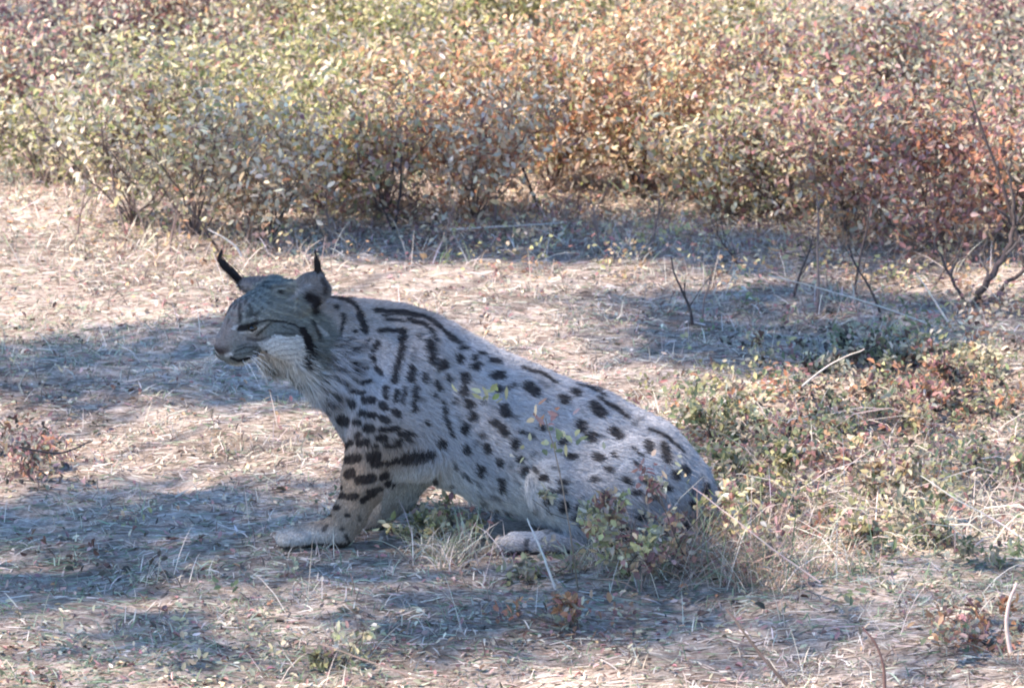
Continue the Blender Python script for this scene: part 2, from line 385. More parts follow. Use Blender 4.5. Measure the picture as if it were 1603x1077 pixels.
WHITE = [(500, 760), (640, 705), (780, 722), (855, 705), (872, 800), (868, 900), (900, 1040), (800, 1000), (700, 960), (600, 900), (480, 930), (370, 925), (430, 900), (560, 850)]
WHITE = np.array(conv(WHITE, 4.896, 300, 380))
def inpoly(Q, P):
    r = np.zeros(len(Q), bool); j = len(P)-1
    for i in range(len(P)):
        a, b = P[i], P[j]
        c = ((a[1] > Q[:, 1]) != (b[1] > Q[:, 1])) & (Q[:, 0] < (b[0]-a[0])*(Q[:, 1]-a[1])/(b[1]-a[1]+1e-12)+a[0])
        r ^= c; j = i
    return r.astype(float)

BASE = np.array([.405, .395, .405]); TAN = np.array([.29, .215, .155]); BLACK = np.array([.016, .013, .014]); PALE = np.array([.56, .53, .49]); GREY = np.array([.17, .172, .155])
def sstep(a, b, x): t = np.clip((x-a)/(b-a), 0, 1); return t*t*(3-2*t)
def vnoise(P, s, seed=0):
    r = np.random.default_rng(seed); o = np.zeros(len(P))
    for i in range(5):
        k = r.normal(size=3)*s*(1+.5*i); o += np.sin(P@k+r.uniform(0, 6.28))/(1+.3*i)
    return o/2.6
def coat(P, N=None):
    P = np.asarray(P, float)
    L = (P-HO)@HM.T/(mm*HS)
    head = np.maximum(sstep(-36, -20, L[:, 0]+.35*np.clip(L[:, 1]-20, 0, 40)), sstep(30, 38, L[:, 2])*(L[:, 0] > -48))*((np.linalg.norm(L-np.array([28, 0, -10]), axis=1) < 108) | ((L[:, 2] > 30) & (np.linalg.norm(L, axis=1) < 140)))
    body = P.copy(); body[:, 1] = -np.abs(body[:, 1])
    Lm = L.copy(); Lm[:, 1] = np.abs(Lm[:, 1]); hm = HO+(Lm*mm*HS)@HM
    Qb, Qh = proj(body), proj(hm)
    Qb = Qb+np.stack([vnoise(P, 120, 3), vnoise(P, 120, 4)], 1)*1.3
    qx, qy = Qb[:, 0], Qb[:, 1]
    c = np.tile(BASE, (len(P), 1))*(1+.09*vnoise(P, 60, 1)+.06*vnoise(P, 200, 2))[:, None]
    def mix(c, col, a): a = np.asarray(a)[:, None]; return c*(1-a)+col*a
    c = mix(c, TAN, .95*sstep(700, 610, qx)*sstep(600, 740, qy))                               # browner foreleg
    c = mix(c, TAN*1.15, .55*sstep(760, 640, qx)*sstep(570, 490, qy))
    belly = sstep(-.2, -.8, N[:, 2]) if N is not None else 0*qx
    c = mix(c, PALE, .8*belly*(qx > 600)*(P[:, 2] > .05))
    blob = lambda x, y, rx, ry: np.clip(1.3-np.hypot((qx-x)/rx, (qy-y)/ry)*1.0, 0, 1)
    c = mix(c, PALE, .75*blob(835, 775, 55, 55)); c = mix(c, PALE, .9*blob(680, 768, 55, 40)); c = mix(c, PALE, .5*blob(490, 580, 30, 40))
    c = mix(c, PALE, .9*blob(440, 592, 75, 40)); c = mix(c, PALE, .75*blob(470, 842, 70, 20)); c = mix(c, TAN*1.15, .5*blob(600, 800, 55, 30))
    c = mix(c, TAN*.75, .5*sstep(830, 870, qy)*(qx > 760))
    dark = seg_mask(Qb, STROKES)
    farleg = ((P[:, 1] > 0.0) & (P[:, 2] < .20) & (P[:, 0] < -.08)).astype(float); dark = dark*(1-.85*farleg)
    c = mix(c, np.array([.46, .39, .32]), .7*farleg); c = mix(c, PALE, .8*farleg*sstep(600, 650, proj(P)[:, 0]))
    c = mix(c, np.array([.20, .14, .10]), np.clip(seg_mask(Qb+.6, STROKES, 9)-dark, 0, 1)*.2*(1-head))
    c = mix(c, BLACK, dark*(.90+.06*vnoise(P, 300, 12))*(1-head))
    # far-foreleg inside keeps only faint marks
    # tail end
    c = mix(c, BLACK, .95*np.clip(1.6-np.linalg.norm((P-at(982, 858, -.145))/np.array([.022, .03, .03]), axis=1), 0, 1))
    # underside of the paws
    if N is not None: c = mix(c, BLACK*1.5, .8*(P[:, 2] < .012)*(N[:, 2] < -.3))
    # head
    h = np.tile(GREY, (len(P), 1))*(1+.12*vnoise(L, .12, 7)+.10*vnoise(L, .35, 8))[:, None]
    br = np.exp(-(np.abs(L[:, 1])/17)**4)*sstep(50, 75, L[:, 0])*sstep(-28, -12, L[:, 2]+.1*(L[:, 0]-60))
    h = mix(h, np.array([.31, .235, .20]), .85*br)
    under = sstep(-40, -52, L[:, 2])
    h = mix(h, PALE, .8*under*(L[:, 0] > 5))
    h = mix(h, PALE*1.05, .9*inpoly(Qh+1.5*np.stack([vnoise(L, .3, 9), vnoise(L, .3, 10)], 1), WHITE))
    h = mix(h, np.array([.34, .29, .27]), .6*np.clip(1.2-np.hypot((Qh[:, 0]-392)/28, (Qh[:, 1]-530)/14), 0, 1))
    sm = [(np.array(conv([(325, 655), (345, 645)], 4.896, 300, 380)), 5, .9), (np.array(conv([(370, 692), (470, 685), (560, 635)], 4.896, 300, 380)), 2.6, .7),
          (np.array(conv([(660, 720), (770, 740)], 4.896, 300, 380)), 3.2, .8), (np.array(conv([(265, 862), (300, 855)], 4.896, 300, 380)), 5, .9),
          (np.array(conv([(560, 590), (480, 570), (400, 590)], 4.896, 300, 380)), 2, .4), (np.array(conv([(960, 640), (1030, 700)], 4.896, 300, 380)), 6, .5)]
    h = mix(h, PALE, seg_mask(Qh, sm))
    Lq = L*np.array([1, 1, 1]); h = mix(h, BLACK*2, .6*sstep(.55, .95, np.sin(Lm[:, 1]*.42+1.2))*sstep(8, 22, L[:, 2])*(L[:, 2] < 50)*sstep(20, 40, L[:, 0])*(vnoise(L, .09, 61) > -.3)); st_ = np.sin(Qh[:, 1]*.75+Qh[:, 0]*.22+2.2*np.sin(Qh[:, 0]*.09)); h = mix(h, np.array([.16, .15, .15]), .55*sstep(.55, 1, st_)*inpoly(Qh, WHITE))
    h = mix(h, np.array([.34, .33, .27]), .5*sstep(.3, 1, np.sin(Qh[:, 1]*.5-Qh[:, 0]*.25+2*np.sin(Qh[:, 0]*.07)))*(Qh[:, 1] < 505))
    h = mix(h, BLACK, .96*seg_mask(Qh, FACE, 2.0)*(L[:, 2] < 52))
    nose = np.clip(1.5-np.linalg.norm((L-np.array([119, 0, -19]))/np.array([9, 14, 7]), axis=1), 0, 1)
    h = mix(h, np.array([.03, .022, .024]), nose)
    # ears
    for nm, sgn in (('near', 1), ('far', -1)):
        b0 = np.array([-8, sgn*40, 42.]); t0 = (EAR[nm]-HO)@HM.T/(mm*HS)
        e = t0-b0; tt = ((L-b0)@e)/(e@e); dd = np.linalg.norm(L-b0-np.clip(tt, 0, 1)[:, None]*e, axis=1)
        m = sstep(.12, .3, tt)*(dd < 40)
        h = mix(h, np.array([.17, .155, .15]), m*.9)
        h = mix(h, BLACK*1.3, sstep(.80 if sgn > 0 else .7, 1.0, tt)*(dd < (9 if sgn > 0 else 30))*.9)
    h = mix(h, np.array([.36, .35, .35]), seg_mask(proj(P), ELITE, 5)*(L[:, 1] > 10))
    h = mix(h, BLACK*1.2, seg_mask(proj(P), EARD, 5)*(L[:, 1] > 10))
    return np.clip(mix(c, h, head), .012, .9)

lynx = empty('lynx', (0.0, 0.0, 0.0))
tag(lynx, 'spotted grey-brown lynx with black ear tufts sitting in dry grass, facing left', 'lynx')
M_skin = material('coat_skin', .9, 0, nscale=500, namp=.15)
M_fur = material('fur', 1.0, 0, namp=0, spec=0.0)
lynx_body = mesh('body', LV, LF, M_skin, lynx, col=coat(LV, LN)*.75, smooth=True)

# ---- fur as real strands
def hairs(name, R, D, Lh, colr, radius, parent, mat, droop=None, npt=4):
    n = len(R); t = np.linspace(0, 1, npt)[None, :, None]
    dr = np.zeros_like(D) if droop is None else droop
    P = R[:, None]+D[:, None]*Lh[:, None, None]*t+dr[:, None]*(Lh[:, None, None])*t*t
    h = bpy.data.hair_curves.new(name); h.add_curves([npt]*n)
    h.attributes['position'].data.foreach_set('vector', P.astype(np.float32).ravel())
    a = h.attributes.new('radius', 'FLOAT', 'POINT')
    rad = np.asarray(radius)*np.ones(n); a.data.foreach_set('value', (rad[:, None]*(1-.85*t[..., 0]**1.5)).astype(np.float32).ravel())
    c = h.attributes.new('Col', 'FLOAT_COLOR', 'CURVE'); cc = np.ones((n, 4), np.float32); cc[:, :3] = colr; c.data.foreach_set('color', cc.ravel())
    h.materials.append(mat)
    return link(bpy.data.objects.new(name, h), parent)
def sample(V, F, N, n):
    T = np.concatenate([F[:, [0, 1, 2]], F[:, [0, 2, 3]]])
    ar = np.linalg.norm(np.cross(V[T[:, 1]]-V[T[:, 0]], V[T[:, 2]]-V[T[:, 0]]), axis=1)
    i = np.searchsorted(np.cumsum(ar)/ar.sum(), rng.random(n)); i = np.clip(i, 0, len(T)-1)
    r1, r2 = np.sqrt(rng.random(n)), rng.random(n); w_ = np.stack([1-r1, r1*(1-r2), r1*r2], 1)[..., None]
    P = (V[T[i]]*w_).sum(1); Nn = (N[T[i]]*w_).sum(1); return P, Nn/(np.linalg.norm(Nn, axis=1, keepdims=True)+1e-9)
def unit(a): return a/(np.linalg.norm(a, axis=-1, keepdims=True)+1e-9)
def flow(P, N):
    L = (P-HO)@HM.T/(mm*HS)
    hd = sstep(-75, -45, L[:, 0])*(np.linalg.norm(L-np.array([20, 0, -10]), axis=1) < 130)
    v = np.tile(np.array([.9, 0, -.42]), (len(P), 1))
    leg = sstep(-.06, -.14, P[:, 0])*sstep(.22, .15, P[:, 2]); v = v*(1-leg[:, None])+np.array([-.15, 0, -1.])*leg[:, None]
    ch = sstep(-.2, -.27, P[:, 0])*(1-leg); v = v*(1-ch[:, None])+np.array([.45, 0, -.75])*ch[:, None]
    hv = (-1.0*f)[None]+l[None]*(np.sign(L[:, 1])*.45*np.clip(np.abs(L[:, 1])/40, 0, 1))[:, None]-u[None]*(.25+.3*(L[:, 2] < 0))[:, None]
    up = sstep(50, 66, L[:, 2]); hv = hv*(1-up[:, None])+u[None]*up[:, None]
    v = v*(1-hd[:, None])+hv*hd[:, None]
    v = v-(v*N).sum(1, keepdims=True)*N
    return unit(v), L, hd
NH = 330000
R, Nn = sample(LV, LF, LN, NH)
keep = (R[:, 2] > .004)
R, Nn = R[keep], Nn[keep]
fl, L, hd = flow(R, Nn)
ln = np.full(len(R), .0175)
leg = sstep(.19, .10, R[:, 2])*(R[:, 0] < -.08); ln = ln*(1-.5*leg); ln = ln*(1-.4*sstep(-.14, -.22, R[:, 0])*(1-hd)); ln = np.where((R[:, 2] < .035) & (R[:, 1] < 0), .0055, ln)
ln = ln*(1+.9*sstep(-.3, -.9, Nn[:, 2])*(R[:, 2] > .09)*(1-hd))
fore = sstep(20, 60, L[:, 0]); ln = ln*(1-hd)+hd*(.009*(1-fore)+.0038*fore)
ruff = hd*sstep(35, 5, L[:, 0])*sstep(-25, -50, L[:, 2]); ln = ln+ruff*.030
onear = hd*(L[:, 2] > 52); ln = np.where(onear > .5, .005, ln)
ln *= rng.uniform(.6, 1.25, len(R))
D = unit(fl*1.0+Nn*(.36+.1*hd)[:, None]+.20*rng.normal(size=R.shape))
clump = np.stack([vnoise(R, 420, s) for s in (21, 22, 23)], 1)*.24; D = unit(D+clump)
Cc = coat(R+D*ln[:, None]*.45, Nn)*(rng.uniform(.68, 1.34, len(R))*(1+.10*vnoise(R, 700, 41)))[:, None]
hairs('fur', R, D, ln, Cc, .00042, lynx, M_fur, droop=-.25*Nn+np.array([0, 0, -.05]))
# ear tufts
M_tuft = material('tuft', .7, 0, color=(.016, .013, .013), namp=0)
def tuft(name, root, way, L_, n=240, spread=.0022):
    R = np.array([np.array(root)+rng.normal(size=3)*spread for _ in range(n)])
    way = [np.array(q) for q in way]; npt = 7
    h = bpy.data.hair_curves.new(name); h.add_curves([npt]*n)
    pts = [np.array(root)]+way; P = np.zeros((n, npt, 3)); seg = len(pts)-1
    for i in range(npt):
        s = i/(npt-1)*seg; j = min(int(s), seg-1); base = pts[j]+(pts[j+1]-pts[j])*(s-j)
        P[:, i] = base
    ext = rng.uniform(.55, 1.0, n); off = R-np.array(root)
    q = np.linspace(0, 1, npt)[None, :]*ext[:, None]*seg
    for a in range(n):
        for i in range(npt):
            s = q[a, i]; j = min(int(s), seg-1); P[a, i] = pts[j]+(pts[j+1]-pts[j])*(s-j)+off[a]*(1+.5*math.sin(3.1*s/seg)-.75*s/seg)
    h.attributes['position'].data.foreach_set('vector', P.astype(np.float32).ravel())
    a = h.attributes.new('radius', 'FLOAT', 'POINT'); a.data.foreach_set('value', np.tile(np.linspace(.0005, .00015, npt), n).astype(np.float32))
    h.materials.append(M_tuft); return link(bpy.data.objects.new(name, h), lynx)
tuft('ear_tuft', EAR['near']+np.array([0, 0, -.004]), [at(497, 414, -.086), at(493, 390, -.088)], .05, n=140)
tuft('ear_tuft', EAR['far']+np.array([.002, 0, -.002]), [at(362, 427, .04), at(350, 416, .04), at(343, 404, .04), at(349, 388, .045)], .06, n=150, spread=.0025)
# eyes, half closed
M_eye = material('eye_amber', .12, 0, color=(.06, .04, .02), spec=.3, nscale=300, namp=.3)
M_pup = material('pupil', .1, 0, color=(.005, .005, .005), spec=.6, namp=0)
def uvs(c, r, M, nu=20, nv=12):
    a = np.linspace(0, 2*math.pi, nu, endpoint=False); b = np.linspace(0, math.pi, nv)
    V = np.array([(math.sin(t)*math.cos(p), math.sin(t)*math.sin(p), math.cos(t)) for t in b for p in a])
    F = np.array([(i*nu+j, (i+1)*nu+j, (i+1)*nu+(j+1) % nu, i*nu+(j+1) % nu) for i in range(nv-1) for j in range(nu)])
    return np.array(c)+(V*np.array(r))@M, F
for s in (1, -1):
    V, F = uvs(hp(74, s*25, 5), np.array([7.6, 7.2, 5.2])*mm*HS, HM); e = mesh('eye', V, F, M_eye, lynx, smooth=True)
    V, F = uvs(hp(78.8, s*28.2, 4.8), np.array([4.2, 4.2, 4.6])*mm*HS, HM); mesh('pupil', V, F, M_pup, e, smooth=True)
    # lids: thick crescent above the eye
# whiskers
M_wh = material('whisker', .5, 0, color=(.75, .73, .7), namp=0)
n = 22; R = []; D = []; Ln = []
for s in (1, -1):
    for i in range(n//2):
        R.append(hp(88+rng.uniform(-10, 14), s*(22+rng.uniform(-2, 3)), -34+rng.uniform(-8, 7)))
        D.append(unit(f*rng.uniform(-.9, .5)+l*s*1.0+u*rng.uniform(-.4, .5))); Ln.append(rng.uniform(.025, .06))
hairs('whiskers', np.array(R), np.array(D), np.array(Ln), (.7, .7, .7), .00032, lynx, M_wh, droop=np.tile([.1, 0, -.35], (n, 1)), npt=6)
# ------------------------------------------------------------------ ground
M_soil = bpy.data.materials.new('soil'); M_soil.use_nodes = True
n_ = M_soil.node_tree; b_ = n_.nodes['Principled BSDF']; b_.inputs['Roughness'].default_value = .95; b_.inputs['Specular IOR Level'].default_value = .1
tc = n_.nodes.new('ShaderNodeTexCoord')
def noise(scale, detail=6, rough=.6, dist=0):
    q = n_.nodes.new('ShaderNodeTexNoise'); q.inputs['Scale'].default_value = scale; q.inputs['Detail'].default_value = detail
    q.inputs['Roughness'].default_value = rough; q.inputs['Distortion'].default_value = dist; n_.links.new(tc.outputs['Object'], q.inputs[0]); return q
n1, n2, n3 = noise(2.2, 5), noise(28, 8, .7, .4), noise(160, 5, .7)
cr = n_.nodes.new('ShaderNodeValToRGB'); n_.links.new(n1.outputs[0], cr.inputs[0])
e = cr.color_ramp.elements; e[0].position = .36; e[0].color = (.27, .225, .185, 1); e[1].position = .66; e[1].color = (.60, .51, .43, 1)
cr2 = n_.nodes.new('ShaderNodeValToRGB'); n_.links.new(n2.outputs[0], cr2.inputs[0]); e = cr2.color_ramp.elements
e[0].position = .34; e[0].color = (.45, .40, .36, 1); e[1].position = .62; e[1].color = (1.15, 1.12, 1.1, 1)
cr3 = n_.nodes.new('ShaderNodeValToRGB'); n_.links.new(n3.outputs[0], cr3.inputs[0]); e = cr3.color_ramp.elements
e[0].position = .38; e[0].color = (.6, .56, .52, 1); e[1].position = .60; e[1].color = (1.1, 1.1, 1.1, 1)
def mul(a, b):
    m = n_.nodes.new('ShaderNodeMix'); m.data_type = 'RGBA'; m.blend_type = 'MULTIPLY'; m.inputs[0].default_value = 1
    n_.links.new(a, m.inputs[6]); n_.links.new(b, m.inputs[7]); return m.outputs[2]
n_.links.new(mul(mul(cr.outputs[0], cr2.outputs[0]), cr3.outputs[0]), b_.inputs['Base Color'])
bp = n_.nodes.new('ShaderNodeBump'); bp.inputs['Strength'].default_value = .8; bp.inputs['Distance'].default_value = .006
n_.links.new(n2.outputs[0], bp.inputs['Height']); n_.links.new(bp.outputs[0], b_.inputs['Normal'])
gx = np.concatenate([[-120, -30, -8], np.arange(-3.2, 3.21, .035), [8, 30, 120]])
gy = np.concatenate([[-40, -12], np.arange(-2.6, 9.0, .035), [14, 40, 200]])
GX, GY = np.meshgrid(gx, gy, indexing='ij')
inner = (np.abs(GX) < 3.3) & (GY > -2.7) & (GY < 9.1)
GZ = np.where(inner, height(GX, GY), 0) - 0.0
i, j = np.meshgrid(np.arange(len(gx)-1), np.arange(len(gy)-1), indexing='ij'); w_ = len(gy)
GF = np.stack([i*w_+j, (i+1)*w_+j, (i+1)*w_+j+1, i*w_+j+1], -1).reshape(-1, 4)
ground = mesh('ground', np.stack([GX, GY, GZ], -1).reshape(-1, 3), GF, M_soil, smooth=True); tag(ground, kind='structure')

# ------------------------------------------------------------------ vegetation builders
def blades(P, az, tilt, Ln, wd, bend, roll, col):
    """curved tapering blades: P roots, az heading, tilt above ground, bend = downward curve"""
    n = len(P); t = np.array([0, .35, .7, 1.0])
    el = tilt[:, None]-bend[:, None]*t[None]
    dl = np.diff(t)[None]*Ln[:, None]; em = (el[:, 1:]+el[:, :-1])/2
    hx = np.concatenate([np.zeros((n, 1)), np.cumsum(dl*np.cos(em), 1)], 1); hz = np.concatenate([np.zeros((n, 1)), np.cumsum(dl*np.sin(em), 1)], 1)
    dx, dy = np.cos(az)[:, None], np.sin(az)[:, None]
    C = np.stack([P[:, 0:1]+hx*dx, P[:, 1:2]+hx*dy, P[:, 2:3]+hz], -1)
    g = height(C[..., 0], C[..., 1])+.0008; C[..., 2] = np.maximum(C[..., 2], g)
    side = np.stack([-np.sin(az)*np.cos(roll), np.cos(az)*np.cos(roll), np.sin(roll)], -1)[:, None]
    wt = (np.array([1, .95, .7, .12])[None]*wd[:, None]/2)[..., None]
    V = np.stack([C-side*wt, C+side*wt], 2).reshape(n, 8, 3)
    q = np.array([[0, 1, 3, 2], [2, 3, 5, 4], [4, 5, 7, 6]])
    F = (np.arange(n)[:, None, None]*8+q[None]).reshape(-1, 4)
    return V.reshape(-1, 3), F, np.repeat(col, 8, 0)
def leafset(P, N, A, Ln, wd, fold, col):
    """folded six-point leaves: P base, N face normal, A axis"""
    A = unit(A-(A*N).sum(1, keepdims=True)*N); B = np.cross(N, A); L_, W = Ln[:, None], wd[:, None]
    up = N*(fold[:, None]*W)
    V = np.stack([P, P+A*L_*.35+B*W*.5+up, P+A*L_*.75+B*W*.36+up, P+A*L_, P+A*L_*.75-B*W*.36+up, P+A*L_*.35-B*W*.5+up], 1)
    k = len(P); F = (np.arange(k)[:, None, None]*6+np.array([[0, 1, 2, 3], [0, 3, 4, 5]])[None]).reshape(-1, 4)
    return V.reshape(-1, 3), F, np.repeat(col, 6, 0)
def tube(pts, r0, r1, ns=5):
    pts = np.array(pts, float); n = len(pts); T = np.gradient(pts, axis=0); T = unit(T)
    ref = np.array([.3, .9, .2]); U_ = unit(np.cross(T, ref)); W = np.cross(T, U_)
    a = np.linspace(0, 2*math.pi, ns, endpoint=False); r = np.linspace(r0, r1, n)[:, None, None]
    V = pts[:, None]+r*(np.cos(a)[None, :, None]*U_[:, None]+np.sin(a)[None, :, None]*W[:, None])
    F = np.array([(i*ns+j, i*ns+(j+1) % ns, (i+1)*ns+(j+1) % ns, (i+1)*ns+j) for i in range(n-1) for j in range(ns)])
    return V.reshape(-1, 3), F
def join(parts):
    V, F, C, o = [], [], [], 0
    for p in parts:
        V.append(p[0]); F.append(p[1]+o); o += len(p[0])
        if len(p) > 2: C.append(p[2])
    return np.concatenate(V), np.concatenate(F), (np.concatenate(C) if C else None)
def jit(col, n, amt=.18):
    c = np.array(col, float); c = c if c.ndim == 2 else np.tile(c, (n, 1))
    return np.clip(c*rng.uniform(1-amt, 1+amt, n)[:, None]*(1+rng.normal(0, .04, (n, 3))), .01, .9)
def randn3(n): return unit(rng.normal(size=(n, 3)))

M_blade = material('dry_grass', .9, .25, namp=0, spec=.08); M_leaf = material('leaf', .75, .45, namp=0, spec=.15)
M_litter = material('leaf_litter', .8, .1, namp=0); M_bark = material('bark', .9, 0, nscale=120, namp=.35); M_twig = material('dry_stalk', .8, 0, nscale=90, namp=.2)

PAL = {
 'olive': [(.27, .275, .11), (.37, .35, .16), (.20, .215, .09), (.45, .41, .23)],
 'khaki': [(.42, .38, .20), (.34, .33, .17), (.52, .46, .29), (.24, .23, .12)],
 'rust': [(.42, .21, .115), (.35, .17, .11), (.48, .30, .18), (.30, .17, .11)],
 'tan': [(.54, .40, .25), (.45, .30, .18), (.60, .48, .34), (.34, .23, .14)],
 'grey': [(.27, .26, .18), (.34, .32, .23), (.20, .19, .14), (.42, .38, .29)],
 'mauve': [(.34, .18, .165), (.27, .15, .14), (.40, .27, .24), (.21, .13, .12)],
 'pale': [(.64, .56, .42), (.52, .45, .33), (.70, .63, .50)],
 'green': [(.22, .26, .14), (.28, .32, .18), (.17, .20, .12)],
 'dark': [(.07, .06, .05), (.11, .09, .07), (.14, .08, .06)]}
PAL = {k: [tuple(min(.8, q*(1.0 if k in ('green', 'dark', 'pale') else 1.27)*w_) for q, w_ in zip(c, (1.03, 1.0, .97) if k != 'dark' else (1, 1, 1))) for c in v] for k, v in PAL.items()}
def palcol(mix, n):
    names = list(mix); p = np.array([mix[k] for k in names], float); p /= p.sum()
    out = np.zeros((n, 3)); w = rng.choice(len(names), n, p=p)
    for i, k in enumerate(names):
        m = np.where(w == i)[0]; c = np.array(PAL[k]); out[m] = c[rng.integers(len(c), size=len(m))]
    return out

def branches(base, H_, R_, nst, sub, bend=.25):
    """list of polylines: stems fanning out, each with side twigs"""
    out = []; tips = []
    for i in range(nst):
        a = rng.uniform(0, 6.28); r = R_*math.sqrt(rng.uniform(.05, 1)); h = H_*rng.uniform(.55, 1.05)*(1-.25*(r/R_)**2)
        end = base+np.array([math.cos(a)*r, math.sin(a)*r, h]); k = 7
        t = np.linspace(0, 1, k)[:, None]
        wob = rng.normal(size=(k, 3))*.012*H_/.4; wob[0] = 0
        P = base+(end-base)*np.concatenate([t**1.15, t**1.15, t**.9], 1)+np.cumsum(wob, 0)
        out.append((P, 1.0))
        for j in range(sub):
            q = rng.uniform(.25, .95)*(k-1); i0 = int(q); s0 = P[i0]+(P[min(i0+1, k-1)]-P[i0])*(q-i0)
            d = unit3(unit3(P[-1]-P[0])*.8+rng.normal(size=3)*.6+np.array([0, 0, .2])); L_ = H_*rng.uniform(.15, .4)
            tt = np.linspace(0, 1, 4)[:, None]; out.append((s0+d*L_*tt+np.cumsum(rng.normal(size=(4, 3))*.006, 0)*tt, .45))
    return out
def shrub(px, py, H_, R_, mix, nl, label, name='leafy_shrub', nst=9, sub=6, leaf=(.013, .0075), r0=.003, low=.12, stem=(.10, .075, .06), base=None,
          cat='shrub', group='shrubs behind the lynx', spread=.02, trans=M_leaf):
    b = gpix(px, py) if base is None else np.array(base, float); root = empty(name, b)
    tag(root, label, cat, group)
    br = branches(b-np.array([0, 0, .004]), H_, R_, nst, sub)
    V, F, _ = join([tube(P, r0*k, r0*k*.4, 5) for P, k in br])
    mesh('stems', V, F, M_bark, root, col=jit(stem, len(V), .1), origin=b)
    if nl:
        PP = []
        for P, k in br:
            m = len(P)*6; q = np.linspace(0, len(P)-1.001, m); i0 = q.astype(int); PP.append(P[i0]+(P[i0+1]-P[i0])*(q-i0)[:, None])
        PP = np.concatenate(PP); z = (PP[:, 2]-b[2])/H_; wgt = np.clip(z-low, 0, 1)**.6+.0001; wgt /= wgt.sum()
        nc = max(6, nl//14); cc = PP[rng.choice(len(PP), nc, p=wgt)]; wc = rng.uniform(.2, 1.6, nc); ci = rng.choice(nc, nl, p=wc/wc.sum())
        Q = cc[ci]+rng.normal(size=(nl, 3))*spread*rng.uniform(.35, 1.1, nc)[ci][:, None]
        Q[:, 2] = np.maximum(Q[:, 2], height(Q[:, 0], Q[:, 1])+.004)
        cl = np.where((rng.random(nl) < .55)[:, None], palcol(mix, nc)[ci], palcol(mix, nl)); v = (1+.15*vnoise(Q, 16, 31))*rng.uniform(.75, 1.2, nc)[ci]
        V, F, C = leafset(Q, unit(randn3(nl)+np.array([0, -.15, .5])), randn3(nl), rng.uniform(.6, 1.35, nl)*leaf[0], rng.uniform(.7, 1.3, nl)*leaf[1], rng.uniform(0, .5, nl), jit(cl*v[:, None], nl))
        mesh('foliage', V, F, trans, root, col=C, origin=b)
    return root

